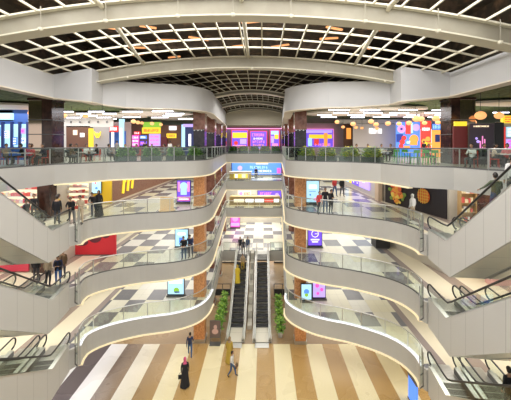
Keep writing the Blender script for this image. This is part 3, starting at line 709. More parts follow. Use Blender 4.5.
db = poster('large dark board with a pink plant motif, right of the maroon reflection panel', 19.0, 470, 494, 124, flY(19), [('r', 'pink', 482.3, 483.2, 136, 149), ('r', 'pink', 480, 481, 141, 149), ('r', 'pink', 484.5, 485.4, 139, 149), ('disc', 'violet', 475.5, 138.5, 1.1), ('disc', 'violet', 477, 141.5, 1.4), ('txt', 'cream', 473.5, 489, 125.5, 127, 8)], DSTEEL, 'display_board', None)
for o in db.children:
    if o.name.startswith('panel'): o.data.materials[0] = mat('dark_violet_board', (.07, .05, .075), .35)
m = MB(); xb = at(494.8, 19); m.box(xb, xb + .55, 18.98, 19.4, Z4, EYE + (VY - 122.5) * 19 / FPX); o = m.build('board_side', BLACK, db); o.location = tuple(-v for v in db.location)
stall('blue and red striped stall edge with pale lit screens at the right picture edge', 21, [('wall', PALE, 496, 540, 122, flY(21)), ('side_panel', 'blue', 497.6, 500.4, 126, 152), ('side_panel', 'red', 501, 505.5, 127, 152), ('menu_screen', 'cyan', 507, 516, 127, 137), ('menu_screen', 'violet', 507, 516, 139, 149), ('sign_board', 'yellow', 503, 522, 115.5, 123)])
# hanging amber globes
g0 = None
def globe(px, py, Y, r, lab):
    global g0
    x = at(px, Y); z = EYE + (VY - py) * Y / FPX; dz = EYE + 3.14 - z
    r *= .86
    e = empty('globe_lamp', (x, Y, z), 0, lab, 'lamp', 'amber globe lamps of the food court')
    MB().ell((0, 0, 0), (r, r, r * .8), 14, 10).build('shade', GLOBE, e, True)
    MB().tube([(0, 0, r * .75), (0, 0, dz)], .012, 6).build('cord', BLACK, e)
    MB().tube([(0, 0, r * .7), (0, 0, r * .95)], r * .3, 10).build('cap', DSTEEL, e)
for i, (px, py, Y, r) in enumerate(((337, 122, 30, .26), (343, 127, 31, .22), (353, 124, 28, .28), (356, 127.5, 31, .22), (362, 128, 33, .2), (371, 121.5, 27, .28), (376, 124.5, 29, .28), (377, 128.5, 32, .22), (388, 123.5, 28, .28), (399, 123.8, 28, .26), (409, 123, 27, .28), (416.5, 118.7, 24, .34), (421, 118.9, 25, .3), (424.5, 123, 28, .26),
     (436, 118.5, 23, .3), (438, 122.5, 27, .26), (472.5, 122.5, 22, .3), (480.5, 115.5, 18.4, .36), (499, 115.5, 18.6, .3), (32, 113, 24.4, .34), (36.5, 114.5, 24, .24), (64, 115.5, 25.5, .26), (85.5, 115.5, 28, .3), (133.5, 121.5, 30, .28), (138, 122.5, 31, .26), (142, 123, 32, .22), (152, 123.5, 31, .24), (161, 124.5, 31, .2))):
    globe(px, py, Y, r, 'amber globe lamp %s from the left' % ['first', 'second', 'third', 'fourth', 'fifth', 'sixth', 'seventh', 'eighth', 'ninth', 'tenth', 'eleventh', 'twelfth', 'thirteenth', 'fourteenth', 'fifteenth', 'sixteenth', 'seventeenth', 'eighteenth', 'nineteenth'][i if i < 19 else i - 19] + (', right side of the food court' if i < 19 else ', left side of the food court'))

# ---- third level (L3) and below
def wallboard(lv, pts, z0, z1, name, m, lab, cat, t=.1):    # vertical board along a plan segment
    (xa, ya), (xb, yb) = pts; mb = MB(); ribbon(mb, [(xa, ya), (xb, yb)], LV[lv] + z0, LV[lv] + z1, 0, t)
    return tag(mb.build(name, m), lab, cat)
def shelf_unit(x, y, z, w, h, rows, label, rz=0, back='cream', seed=1, prod=('red', 'cream', 'pink', 'white')):
    e = empty('shop_shelf', (x, y, z), rz, label, 'shelf', 'lit shop shelves')
    MB().box(-w / 2, w / 2, .26, .34, 0, h).build('back_panel', E[back], e)
    MB().box(-w / 2 - .04, -w / 2, -.02, .34, 0, h).build('side_panel', PALE, e); MB().box(w / 2, w / 2 + .04, -.02, .34, 0, h).build('side_panel', PALE, e)
    q = random.Random(seed)
    pm = [mat('goods_' + c, {'red': (.75, .12, .10), 'cream': (.85, .72, .45), 'pink': (.85, .45, .45), 'white': (.85, .83, .8), 'blue': (.2, .3, .7)}[c], .5) for c in prod]
    for k in range(rows):
        zz = .12 + k * (h - .2) / rows; s = MB().box(-w / 2, w / 2, 0, .26, zz - .03, zz).build('shelf_board', PALE, e)
        g = MB(); xx = -w / 2 + .03
        while xx < w / 2 - .2:
            ww = q.uniform(.10, .22); hh = q.uniform(.3, .62) * (h - .2) / rows
            g.box(xx, xx + ww, .04, .2, zz, zz + hh, q.randrange(len(pm))); xx += ww + q.uniform(.01, .05)
        o = g.build('goods', pm, s); o['kind'] = 'stuff'
    return e
z3 = LV[3]
shelf_unit(-15.95, 20.15, z3, 2.6, 2.9, 6, 'bright shelves of red and cream goods at the left picture edge, third level', seed=2)
shelf_unit(-18.9, 20.15, z3, 2.9, 2.9, 6, 'bright shelves of goods in the shop left of the picture edge', seed=5)
wallboard(3, [(-17.4 + 2.65, 20.25), (-14.35, 20.25)], 0, 3.0, 'maroon_panel', MAROON, 'narrow maroon wall panel beside the brown pillar on the third level', 'panel')
shelf_unit(-13.75, 22.6, z3, 2.1, 2.2, 5, 'glowing shelves of red goods behind the people on the third level', seed=3)
def kiosk_screen(x, y, z, w, h, base, items, lab, rz=0, name='advertising_screen'):
    e = empty(name, (x, y, z), rz, lab, 'screen', 'standing advertising screens')
    MB().box(-w / 2 - .05, w / 2 + .05, -.06, .1, .12, h).build('case', BLACK, e)
    MB().box(-w / 2 - .1, w / 2 + .1, -.2, .24, 0, .12).build('foot', DSTEEL, e)
    r0 = e; e = MB().box(-w / 2, w / 2, -.075, -.06, .2, h - .05).build('display', E[base], e)
    for i, it in enumerate(items):
        mb = MB(); m = E[it[1]]
        if it[0] == 'r': mb.box(it[2], it[3], -.09 - .001 * i, -.076, it[4], it[5])
        elif it[0] == 'd': mb.tube([(it[2], -.09 - .001 * i, it[3]), (it[2], -.076, it[3])], it[4], 20)
        elif it[0] == 'ring':
            mb.tube([(it[2] + it[4] * math.cos(2 * PI * k / 24), -.09, it[3] + it[4] * math.sin(2 * PI * k / 24)) for k in range(25)], .025, 6)
        mb.build('printed_shape', m, e)
    return r0
kiosk_screen(-6.45, 25.3, z3, 1.05, 1.95, 'purple', [('r', 'magenta', -.5, .5, .25, .6), ('d', 'cyan', 0, 1.45, .32), ('r', 'cyan', -.25, .25, .75, 1.3), ('r', 'white', -.4, .4, .35, .45), ('r', 'pink', -.48, -.3, 1, 1.8), ('r', 'pink', .3, .48, 1, 1.8)], 'standing screen with a pale blue figure on pink and purple, third level left')
kiosk_screen(-6.6, 25.2, LV[2], 1.0, 1.6, 'cyan', [('r', 'white', -.3, .3, 1.1, 1.3), ('r', 'blue', -.2, .1, .5, .9)], 'pale blue standing screen behind the pair on the second level left')
kiosk_screen(-6.9, 24.6, LV[1], 1.25, 1.55, 'cyan', [('r', 'white', -.5, .5, 1.05, 1.4), ('d', 'green', .05, .5, .22), ('r', 'navy', -.1, .3, .32, .42)], 'pale blue standing screen with a green picture, first level left')
kiosk_screen(4.0, 25.0, z3, 1.0, 1.95, 'cyan', [('r', 'white', -.3, .3, 1.3, 1.6), ('d', 'pink', .2, .45, .12), ('d', 'blue', -.2, .8, .08), ('r', 'blue', -.3, .25, 1.05, 1.1)], 'tall pale blue standing screen behind the group of three, third level right')
kiosk_screen(4.25, 25.4, LV[2], 1.1, 1.6, 'purple', [('ring', 'white', 0, 1.15, .27), ('r', 'white', -.02, .22, 1.13, 1.17), ('r', 'white', -.35, .35, .62, .72), ('r', 'white', -.25, .25, .45, .53)], 'purple standing screen with a white ring and lines, second level right')
kiosk_screen(4.35, 24.1, LV[1], .95, 1.55, 'violet', [('d', 'magenta', -.15, 1.1, .16), ('d', 'magenta', .2, .8, .14), ('d', 'magenta', -.1, .5, .12), ('r', 'purple', -.45, .45, 1.3, 1.45)], 'violet and pink patterned standing screen, first level right')
kiosk_screen(3.32, 23.75, LV[1], .75, 1.4, 'cyan', [('d', 'blue', 0, .8, .2), ('d', 'green', 0, .55, .14)], 'small blue standing screen beside the violet one, first level right')
# blue menu screen + yellow wall + brick wall with a yellow sign, third level left
Y3 = 25.2
for a, b_, c, d, nm, mm, lab, cat in ((101, 111.5, 176, 203.4, 'yellow_wall_board', mat('yellow_wall_panel', (.75, .50, .02), .5), 'bright yellow wall panel at the corner of the brick wall, third level left', 'panel'),
                             (87.2, 101, 190, 203.4, 'yellow_counter', mat('yellow_wall_panel', (.75, .50, .02), .5), 'yellow counter front under the blue screen, third level left', 'counter')):
    board(a, b_, c, d, Y3, nm, mm, lab, cat)
poster('pale blue lit menu screen beside the yellow panel, third level left', Y3 - .2, 86.5, 100.5, 180.5, 193, [('disc', 'white', 90, 184, 1.4), ('disc', 'red', 96, 183, .7), ('disc', 'red', 91, 189, .8), ('disc', 'blue', 97, 188, 1.2)], DSTEEL, 'menu_screen', 'cyan')
e = empty('yellow_wall_sign', (-12.66, 29.0, z3 + 1.05), 0, 'yellow sign of three slanted strokes on the brown brick wall', 'sign')
for k in range(3):
    m = MB(); y = -.9 + k * .95; m.bar((.03, y - .12, -.62 + .1 * k), (.03, y + .12, .62), .08, .34); m.bar((.03, y + .3, .35), (.03, y + .3, .62), .08, .3); m.build('stroke', E['yellow'], e)
for k, (py_, px_) in enumerate(((46.5, -8.9), (46.5, -7.3))):
    m = MB(); m.box(-.55, .55, 0, .2, 0, 2.3, 0); m.box(-.42, .42, -.03, 0, .15, 2.1, 1)
    tag(m.build('dark_doorway', [BLACK, DKBROWN], None, loc=(px_, py_, z3)), 'dark doorway at the end of the third level floor, %s' % ('left one' if k == 0 else 'right one'), 'door')
m = MB(); m.tube([(0, 0, 0), (0, 0, .06)], .6, 24); m.box(-.5, .5, -.01, .01, .06, 1.0); tag(m.build('floor_sticker_stand', mat('peach_board', (.85, .60, .32), .5), None, loc=(-7.05, 22.75, z3)), 'peach coloured board behind the glass railing, third level left', 'board')
# red hoarding, second level left
e = empty('red_hoarding', (-12.9, 23.6, LV[2]), 0, 'bright red hoarding with dark rounded shapes on the second level left', 'hoarding')
MB().box(-1.6, 1.7, 0, .12, 0, 2.35).build('panel', mat('red_hoarding_panel', (.75, .03, .05), .4), e)
m = MB()
for x, z, a, b_ in ((-.9, 1.0, .5, .28), (.1, 1.45, .55, .5), (.9, 1.7, .4, .4)): m.ell((x, -.01, z), (a, .03, b_), 18, 8)
m.build('printed_shape', mat('dark_maroon_print', (.14, .03, .05), .5), e); MB().box(-1.7, 1.8, -.05, .2, 0, .06).build('foot_rail', DSTEEL, e)
wallboard(2, [(-24, 20.35), (-15.4, 20.35)], .1, 1.9, 'red_shopfront', mat('red_shopfront_panel', (.55, .04, .08), .4), 'red shop front behind the escalator rails, second level far left', 'shopfront')
wallboard(2, [(-15.2, 20.35), (-14.35, 20.35)], 0, 2.9, 'dark_shop_panel', DKBROWN, 'dark panel next to the red shop front on the second level', 'panel')
# right side third level
wallboard(3, [(10.28, 27.5), (10.1, 40)], 0, 3.0, 'pale_shopfront', PALE, 'pale shop wall along the right of the third level', 'shopfront')
for k, (y0, y1, c, lab) in enumerate(((29.2, 32.2, 'violet', 'violet lit shop sign'), (32.3, 34.8, 'purple', 'purple lit shop sign'), (36, 37.4, 'cyan', 'small cyan lit shop sign'), (34.9, 35.9, 'yellow', 'yellow lit shop sign'))):
    e = empty('shop_sign', (10.08, y0, z3), 0, lab + ' on the right wall of the third level', 'sign')
    MB().box(-.12, -.01, 0, y1 - y0, .5, 2.4).build('panel', E[c], e)
    m = MB(); q = random.Random(k)
    for j in range(9): yy = q.uniform(.1, y1 - y0 - .4); zz = q.uniform(.7, 2.2); m.box(-.15, -.12, yy, yy + .25, zz, zz + .1)
    m.build('lettering', E['white'], e)
wallboard(3, [(10.2, 26.5), (10.2, 27.3)], 0, 3.0, 'cream_pilaster', mat('cream_pilaster', (.72, .55, .40), .5), 'cream pilaster between the signs and the black food poster', 'pilaster', .35)
def wpt(t, z, off=.1):               # along the black wall panel, 0 far, 1 near
    a, b_ = Vector((10.4, 26.2)), Vector((11.95, 19.9)); p = a + (b_ - a) * t; nrm = Vector((-(b_ - a).y, (b_ - a).x)).normalized() * -off; return (p.x + nrm.x, p.y + nrm.y, z)
e = empty('black_food_mural', (10.4, 26.0, z3), 0, 'long black wall graphic with a food bowl and an orange ball, third level right', 'mural')
def loc0(o): o.location = tuple(-v for v in e.location); return o
m = MB(); ribbon(m, [wpt(.0, 0, .08)[:2], wpt(.98, 0, .08)[:2]], z3, z3 + 3.2, 0, .06); loc0(m.build('panel', mat('black_wall_panel', (.022, .018, .025), .3), e))
ang = math.atan2(19.9 - 26.2, 11.95 - 10.4); rot = Matrix.Rotation(ang, 3, 'Z')
FOODM = [mat('print_orange', (.95, .38, .05), .5), mat('print_yellow', (.95, .72, .12), .5), mat('print_green', (.22, .36, .06), .5), mat('print_red', (.85, .16, .04), .5)]
q = random.Random(11); m = MB()
for k in range(60):
    t = q.gauss(.25, .06); zz = z3 + q.gauss(1.0, .42)
    zz = min(max(zz, z3 + .3), z3 + 1.9); t = min(max(t, .1), .42)
    m.ell(wpt(t, zz, .11 + .001 * k), (q.uniform(.12, .3), .02, q.uniform(.1, .24)), 10, 5, 2 if abs(t - .25) > .09 else q.choice((0, 0, 1, 3)), rot)
loc0(m.build('printed_bowl', FOODM, e))
m = MB(); c = wpt(.68, z3 + 1.2, .14); m.ell(c, (.6, .03, .52), 24, 12, 0, rot)
for k in range(-2, 3):
    for s in (0, 1):
        L = .55 * math.sqrt(1 - (k / 3) ** 2); d = Vector((math.cos(ang), math.sin(ang), 0)); o_ = Vector((-math.sin(ang), math.cos(ang), 0)) * -.05; cc = Vector(c) + o_
        if s: m.bar(cc + Vector((0, 0, k * .2)) - d * L, cc + Vector((0, 0, k * .2)) + d * L, .02, .035, 1)
        else: m.bar(cc + d * k * .2 - Vector((0, 0, L)), cc + d * k * .2 + Vector((0, 0, L)), .035, .02, 1)
loc0(m.build('printed_ball', [FOODM[3], FOODM[1]], e))
e = shelf_unit(12.55, 18.9, z3, .9, 2.5, 4, 'wooden shelf of goods at the near end of the black wall graphic', seed=9, prod=('cream', 'red', 'white'))
for o in e.children:
    if o.name.split('.')[0] in ('side_panel', 'shelf_board', 'back_panel'): o.data.materials[0] = mat('shelf_wood', (.50, .32, .14), .5)
wallboard(3, [(13.3, 19.7), (20, 19.7)], 0, 3.1, 'dark_shopfront', noisy('dark_red_shop', (.03, .015, .01), (.16, .04, .03), 3), 'dark red brown shop front behind the right escalators, third level', 'shopfront')
wallboard(2, [(12.4, 19.6), (16.4, 19.6)], 0, 3.0, 'cream_shopfront', mat('cream_shopfront', (.78, .66, .45), .5), 'cream shop front behind the right escalators, second level', 'shopfront')
m = MB(); m.box(0, 2.4, 0, .5, 0, 1.1); m.box(-.1, 2.5, -.1, .6, 1.1, 1.18); m.box(.2, 2.2, -.02, 0, .3, .9)
tag(m.build('shop_counter', mat('pink_counter', (.72, .42, .40), .5), None, loc=(13.6, 18.5, LV[2])), 'pink shop counter at the right picture edge, second level', 'counter')
e = empty('dark_kiosk', (10.0, 25.4, LV[2]), 0, 'low black kiosk against the right wall of the second level', 'kiosk')
MB().box(-.9, .25, -.4, .7, .1, .95).build('body', BLACK, e); MB().box(-1.0, .3, -.5, .8, .95, 1.02).build('top', DSTEEL, e); MB().box(-.85, .2, -.35, .6, 0, .1).build('plinth', DSTEEL, e); MB().box(-.5, .1, -.1, .4, 1.02, 1.5).build('till', BLACK, e)
wallboard(2, [(10.3, 27.2), (10.12, 40)], 0, 3.0, 'shop_window', lit('cool_window', (.85, .92, 1.0), 1.0), 'cool white lit shop window along the right wall, second level', 'window')
m = MB(); m.box(-.05, .05, -.5, .5, .1, 1.5, 0); m.box(-.07, .07, -.56, .56, 1.5, 1.6, 1); m.box(-.07, .07, -.56, .56, 0, .1, 1)
tag(m.build('blue_light_panel', [E['blue'], DSTEEL], None, loc=(9.0, 18.6, 0)), 'blue lit panel on the ground floor under the right gallery', 'panel')
m = MB(); m.box(-.05, .05, -.4, .4, .1, 1.0, 0); m.box(-.07, .07, -.46, .46, 0, .1, 1); m.box(-.07, .07, -.46, .46, 1.0, 1.06, 1)
tag(m.build('violet_light_panel', [E['violet'], DSTEEL], None, loc=(-11.6, 17.0, 0)), 'small violet lit panel on the ground floor at the lower left', 'panel')
# ---- far kiosks seen over the bridges
def put0(o, e): o.location = tuple(-v for v in e.location); return o
poster('wide blue lit hoarding beyond the third level bridge', 46.5, 232, 281, 162, 174.6, [('txt', 'cyan', 250, 268, 166, 168.5, 9), ('txt', 'white', 254, 272, 170, 172, 10), ('disc', 'violet', 240, 168, 2.4), ('r', 'magenta', 277, 280.5, 168, 173.6), ('r', 'cream', 256, 268, 162.5, 164.2)], NAVY, 'lit_hoarding', 'blue')
e = empty('yellow_kiosk', (-3.0, 42.6, z3), 0, 'yellow lit kiosk just beyond the third level bridge', 'kiosk')
MB().box(-1.6, 1.35, 0, 1.2, .08, 1.05).build('counter', mat('kiosk_gold', (.45, .30, .03), .4), e); MB().box(-1.0, .9, -.04, 0, .25, .9).build('lit_front', E['yellow'], e); MB().box(-.85, -.45, -.06, -.04, .3, .8).build('price_card', E['white'], e)
MB().box(.1, .6, -.06, -.04, .3, .8).build('price_card', E['cream'], e); MB().box(-1.7, 1.45, -.1, 1.3, 1.05, 1.12).build('counter_top', PALE, e); MB().box(-1.6, -1.2, .3, .9, 1.12, 1.6).build('display_case', GLASS, e)
e = empty('long_gold_counter', (-1.1, 42.5, LV[2]), 0, 'long gold counter with lit white and red fronts beyond the second level bridge', 'counter')
MB().box(-3.5, 3.5, 0, 1.0, 0, 1.25).build('body', mat('gold_brown', (.35, .24, .10), .4), e); MB().box(-3.4, 3.4, -.12, 1.1, 1.25, 1.36).build('counter_top', mat('gold_top', (.55, .42, .18), .3), e)
for k, (a, b_, c) in enumerate(((-2.9, -1.5, 'cream'), (-1.3, -.2, 'white'), (.0, 1.2, 'white'), (1.3, 2.5, 'red'), (2.6, 3.3, 'white'))): MB().box(a, b_, -.03, 0, .55, 1.0).build('lit_front', E[c], e)
MB().box(-3.5, 3.5, -.04, 0, .05, .14).build('light_strip', COVE, e)
poster('purple and pink lit sign above the long gold counter', 45, 258, 281, 191, 198, [('txt', 'pink', 260, 272, 192.5, 196, 6), ('disc', 'violet', 277, 195, 2)], NAVY, 'lit_sign', 'purple')
poster('pink and white lit sign left of the purple one beyond the second level bridge', 45.2, 238, 251, 190.5, 197, [('disc', 'pink', 241, 193.5, 1.8), ('txt', 'red', 244, 250, 192, 195, 4)], SOFF, 'lit_sign', 'cream')
kiosk_screen(-4.0, 44.6, LV[1], 1.3, 2.3, 'magenta', [('d', 'pink', 0, 1.4, .4), ('r', 'violet', -.6, .6, .4, .8)], 'pink standing screen on the tiles beyond the escalator heads')
for sx, lab in ((-5.0, 'left'), (2.4, 'right')):
    m = MB(); e = empty('shop_window', (sx + .4, 41.0, 0), 0, 'glowing shop window on the ground floor under the bridge, %s of the escalators' % lab, 'window')
    MB().box(-1.3, 1.3, 0, .1, .2, 2.3).build('pane', E['cream'], e)
    mb = MB()
    for x in (-1.35, -.45, .45, 1.3): mb.box(x, x + .06, -.05, .12, 0, 2.5)
    mb.box(-1.35, 1.36, -.05, .12, 2.3, 2.5); mb.box(-1.35, 1.36, -.05, .12, 0, .2); mb.build('frame', DSTEEL, e)
for x0, x1, lab in ((-5.0, -3.3, 'left'), (1.1, 2.8, 'right')):
    e = empty('dark_barrier', ((x0 + x1) / 2, 31.5, 0), 0, 'dark metal barrier on the ground floor %s of the escalators' % lab, 'barrier'); h = (x1 - x0) / 2
    for x in (-h, 0, h - .06): MB().box(x, x + .06, 0, .06, 0, 1.5).build('post', DSTEEL, e)
    mb = MB()
    for z in (.3, .9, 1.44): mb.box(-h, h, .01, .05, z, z + .06)
    mb.build('rail', DSTEEL, e); MB().box(-h + .06, h - .06, .02, .035, .36, .9).build('panel', mat('smoked_panel', (.05, .055, .06), .2), e)
# ---- poster stand and potted plants on the ground floor
e = empty('poster_stand', (-3.75, 24.3, 0), 0, 'framed poster stand beside the foot of the left middle escalator', 'stand')
m = MB(); m.box(-.42, -.38, -.02, .02, 0, 1.85); m.box(.38, .42, -.02, .02, 0, 1.85); m.box(-.42, .42, -.02, .02, 1.81, 1.85); m.box(-.42, .42, -.02, .02, .5, .54); m.box(-.42, .42, -.25, .25, 0, .03); m.build('frame', DSTEEL, e)
MB().box(-.38, .38, -.03, .01, .56, 1.8).build('poster', mat('dark_poster', (.16, .11, .10), .4), e)
m = MB(); m.ell((.02, -.035, 1.35), (.14, .01, .17), 14, 8); m.ell((.0, -.035, 1.0), (.25, .01, .22), 14, 8); m.build('printed_figure', mat('poster_pink', (.65, .42, .36), .5), e)
def leaves(n, sx, sy, z0, z1, seed, size=.13, mats=(LEAF,), dens=None):
    q = random.Random(seed); m = MB()
    for k in range(n):
        x, y = q.uniform(-sx, sx), q.uniform(-sy, sy); z = q.uniform(z0, z1); t = (z - z0) / (z1 - z0 + 1e-6)
        x *= 1 - .35 * t; y *= 1 - .35 * t
        a = q.uniform(0, 2 * PI); tl = q.uniform(-.3, .9); L = size * q.uniform(.7, 1.4)
        d = Vector((math.cos(a) * math.cos(tl), math.sin(a) * math.cos(tl), math.sin(tl))); s = Vector((-math.sin(a), math.cos(a), 0)) * L * .3
        p = Vector((x, y, z)); nz = Vector((0, 0, L * .08))
        m.add([p, p + d * L * .5 + s, p + d * L, p + d * L * .5 - s, p + d * L * .5 + nz], [(0, 1, 4), (1, 2, 4), (2, 3, 4), (3, 0, 4)], q.randrange(len(mats)))
    return m
def stem(sx, z0, z1, seed):
    q = random.Random(seed); m = MB()
    for k in range(7):
        x = q.uniform(-sx, sx) * .6; m.tube([(x, 0, z0), (x * 1.2, q.uniform(-.05, .05), (z0 + z1) / 2), (x * 1.5, q.uniform(-.1, .1), z1)], .012, 5)
    return m
pp = empty('potted_plant', (0, 0, 0), 0, 'x', 'plant', 'potted plants beside the middle escalators')
m = MB(); m.tube([(0, 0, 0), (0, 0, .5)], .17, 16, r1=.24); m.build('pot', POT, pp, True); MB().tube([(0, 0, .44), (0, 0, .505)], .21, 16).build('soil', SOIL, pp)
leaves(260, .34, .34, .5, 1.55, 4, .2, (LEAF, mat('leaf_light', (.14, .32, .05), .5))).build('foliage', [LEAF, MATS['leaf_light']], pp); stem(.2, .48, 1.3, 1).build('stem', SOIL, pp)
spots = [(-3.65, 25.5 + k * 1.0, 'left') for k in range(5)] + [(1.42, 25.2 + k * 1.3, 'right') for k in range(4)]
NM = ['nearest to the viewer', 'second', 'third', 'fourth', 'fifth and farthest']
cnt = {'left': 0, 'right': 0}
for i, (x, y, s) in enumerate(spots):
    lab = 'green potted plant %s of the middle escalators, %s in its row' % (s, NM[cnt[s]]); cnt[s] += 1
    if i == 0: pp.location = (x, y, 0); pp['label'] = lab
    else: dup(pp, (x, y, 0), i * 1.1, lab)
# ---- planter boxes along the food court railing
def planter(name, mats, seed):
    e = empty('planter_box', (0, 0, 0), 0, 'x', 'planter', 'planter boxes along the food court railing')
    m = MB(); m.box(-.68, .68, -.2, .2, 0, .4); m.box(-.71, .71, -.23, .23, .36, .43); m.build('box', DSTEEL, e)
    MB().box(-.64, .64, -.17, .17, .40, .445).build('soil', SOIL, e.children[0])
    leaves(760, .62, .22, .38, .98, seed, .2, mats).build('foliage', list(mats), e)
    return e
pgreen = planter('a', (LEAF, MATS['leaf_light']), 21); pyell = planter('b', (LEAFY, MATS['leaf_light'], LEAFY), 22)
used = {'g': False, 'y': False}
def planters(path, back, kinds, where, step=1.5):
    p = resample(offset(path, back), step)
    for i, (a, b_) in enumerate(zip(p, p[1:])):
        x, y = (a[0] + b_[0]) / 2, (a[1] + b_[1]) / 2; rz = math.atan2(b_[1] - a[1], b_[0] - a[0])
        k = kinds[min(i, len(kinds) - 1)]; src = pgreen if k == 'g' else pyell
        if k == '-': continue
        lab = 'planter box of %s leaves, %s in the row %s' % ('green' if k == 'g' else 'yellow green', ['first', 'second', 'third', 'fourth', 'fifth', 'sixth', 'seventh', 'eighth', 'ninth', 'tenth'][i], where)
        if not used[k]: used[k] = True; src.location = (x, y, Z4); src.rotation_euler.z = rz; src['label'] = lab
        else: dup(src, (x, y, Z4), rz, lab)
planters([p for p in L4L if p[0] > -10.2 and p[1] < 24.3], .42, 'gggggggg', 'on the left gallery')
planters([(-4.7, 41), (2.4, 41)], .42, 'gygyg', 'on the far bridge')
planters([p for p in L4R if p[1] > 18.0 and p[1] < 23.0 and p[0] > 2.0], .42, 'yyyygggg', 'on the right gallery')

# ------------------------------------------------------------------ people
SKIN = mat('skin', (.42, .24, .15), .5); HAIRM = mat('hair_black', (.02, .014, .012), .5); EYEM = mat('eye_dark', (.02, .02, .02), .3); LIPM = mat('lips', (.40, .14, .12), .5)
def cloth(name, c): return mat('cloth_' + name, c, .8)
CL = dict(black=cloth('black', (.014, .014, .018)), navy=cloth('navy', (.025, .035, .09)), blue=cloth('blue', (.05, .13, .38)), denim=cloth('denim', (.06, .12, .25)), grey=cloth('grey', (.22, .22, .23)), dgrey=cloth('dark_grey', (.06, .06, .07)),
          white=cloth('white', (.72, .72, .70)), beige=cloth('beige', (.50, .40, .28)), brown=cloth('brown', (.15, .09, .05)), red=cloth('red', (.55, .05, .05)), pink=cloth('pink', (.65, .10, .22)), yellow=cloth('yellow', (.75, .55, .04)),
          mustard=cloth('mustard', (.48, .33, .05)), green=cloth('olive_green', (.10, .12, .07)), orange=cloth('orange', (.7, .22, .04)), shoe=mat('shoe_black', (.02, .02, .02), .4), tan=cloth('tan', (.35, .24, .13)))
BONES = [('pelvis', 'spine'), ('spine', 'chest'), ('chest', 'neck'), ('neck', 'head')]
def pose(kind):
    J = dict(pelvis=(0, 0, .96), spine=(0, .01, 1.13), chest=(0, 0, 1.32), neck=(0, .01, 1.47), head=(0, -.01, 1.56))
    for s, n in ((-1, 'r'), (1, 'l')):
        J.update({'sh' + n: (s * .175, .005, 1.41), 'el' + n: (s * .225, .03, 1.13), 'wr' + n: (s * .225, -.05, .89), 'ha' + n: (s * .22, -.08, .81),
                  'hp' + n: (s * .095, 0, .91), 'kn' + n: (s * .105, -.02, .50), 'an' + n: (s * .11, .03, .085), 'to' + n: (s * .125, -.13, .035)})
    if kind == 'walk':
        J.update(knl=(.10, -.17, .52), anl=(.105, -.24, .12), tol=(.11, -.40, .09), knr=(-.10, .05, .50), anr=(-.105, .27, .16), tor=(-.11, .16, .035),
                 ell=(.22, .13, 1.15), wrl=(.22, .17, .90), hal=(.215, .17, .81), elr=(-.22, -.05, 1.14), wrr=(-.20, -.22, .98), har=(-.19, -.29, .93))
    if kind == 'lean':          # forearms resting on a railing in front
        for s, n in ((-1, 'r'), (1, 'l')):
            J['el' + n] = (s * .25, -.16, 1.17); J['wr' + n] = (s * .12, -.36, 1.08); J['ha' + n] = (s * .06, -.42, 1.08)
        J.update(chest=(0, -.09, 1.31), neck=(0, -.14, 1.45), head=(0, -.19, 1.53), shl=(.175, -.10, 1.39), shr=(-.175, -.10, 1.39), knl=(.11, .06, .5), anl=(.11, .12, .085), tol=(.13, -.04, .035))
    if kind == 'reach':         # one arm held down and forward on a handrail, the other raised to the chest
        J.update(ell=(.30, -.14, 1.20), wrl=(.36, -.36, 1.08), hal=(.37, -.44, 1.05), elr=(-.24, -.04, 1.15), wrr=(-.10, -.24, 1.16), har=(-.04, -.28, 1.19), knl=(.11, -.10, .53), anl=(.11, -.09, .13), tol=(.12, -.25, .07))
    if kind == 'phone':
        for s, n in ((-1, 'r'), (1, 'l')):
            J['el' + n] = (s * .22, -.03, 1.14); J['wr' + n] = (s * .10, -.25, 1.15); J['ha' + n] = (s * .05, -.31, 1.20)
        J['head'] = (0, -.05, 1.55)
    if kind == 'sit':
        J.update(pelvis=(0, .02, .50), spine=(0, .04, .68), chest=(0, 0, .88), neck=(0, -.02, 1.03), head=(0, -.05, 1.12))
        for s, n in ((-1, 'r'), (1, 'l')):
            J.update({'sh' + n: (s * .175, -.01, .97), 'el' + n: (s * .23, -.10, .74), 'wr' + n: (s * .14, -.33, .79), 'ha' + n: (s * .10, -.41, .80),
                      'hp' + n: (s * .095, 0, .50), 'kn' + n: (s * .12, -.44, .50), 'an' + n: (s * .12, -.42, .09), 'to' + n: (s * .13, -.58, .035)})
    return J
RAD = dict(pelvis=(.155, .115), spine=(.135, .10), chest=(.165, .115), neck=(.058, .06), head=(.05, .055), sh=(.068, .065), el=(.045, .045), wr=(.031, .028), ha=(.036, .018), hp=(.10, .10), kn=(.062, .065), an=(.042, .046), to=(.042, .03))
FULLB = BONES + [b for n in 'lr' for b in (('chest', 'sh' + n), ('sh' + n, 'el' + n), ('el' + n, 'wr' + n), ('wr' + n, 'ha' + n), ('pelvis', 'hp' + n), ('hp' + n, 'kn' + n), ('kn' + n, 'an' + n), ('an' + n, 'to' + n))]
def segd(p, a, b):
    ab = b - a; t = max(0, min(1, (p - a).dot(ab) / ab.length_squared)); return (p - a - ab * t).length, t
BODY = {}
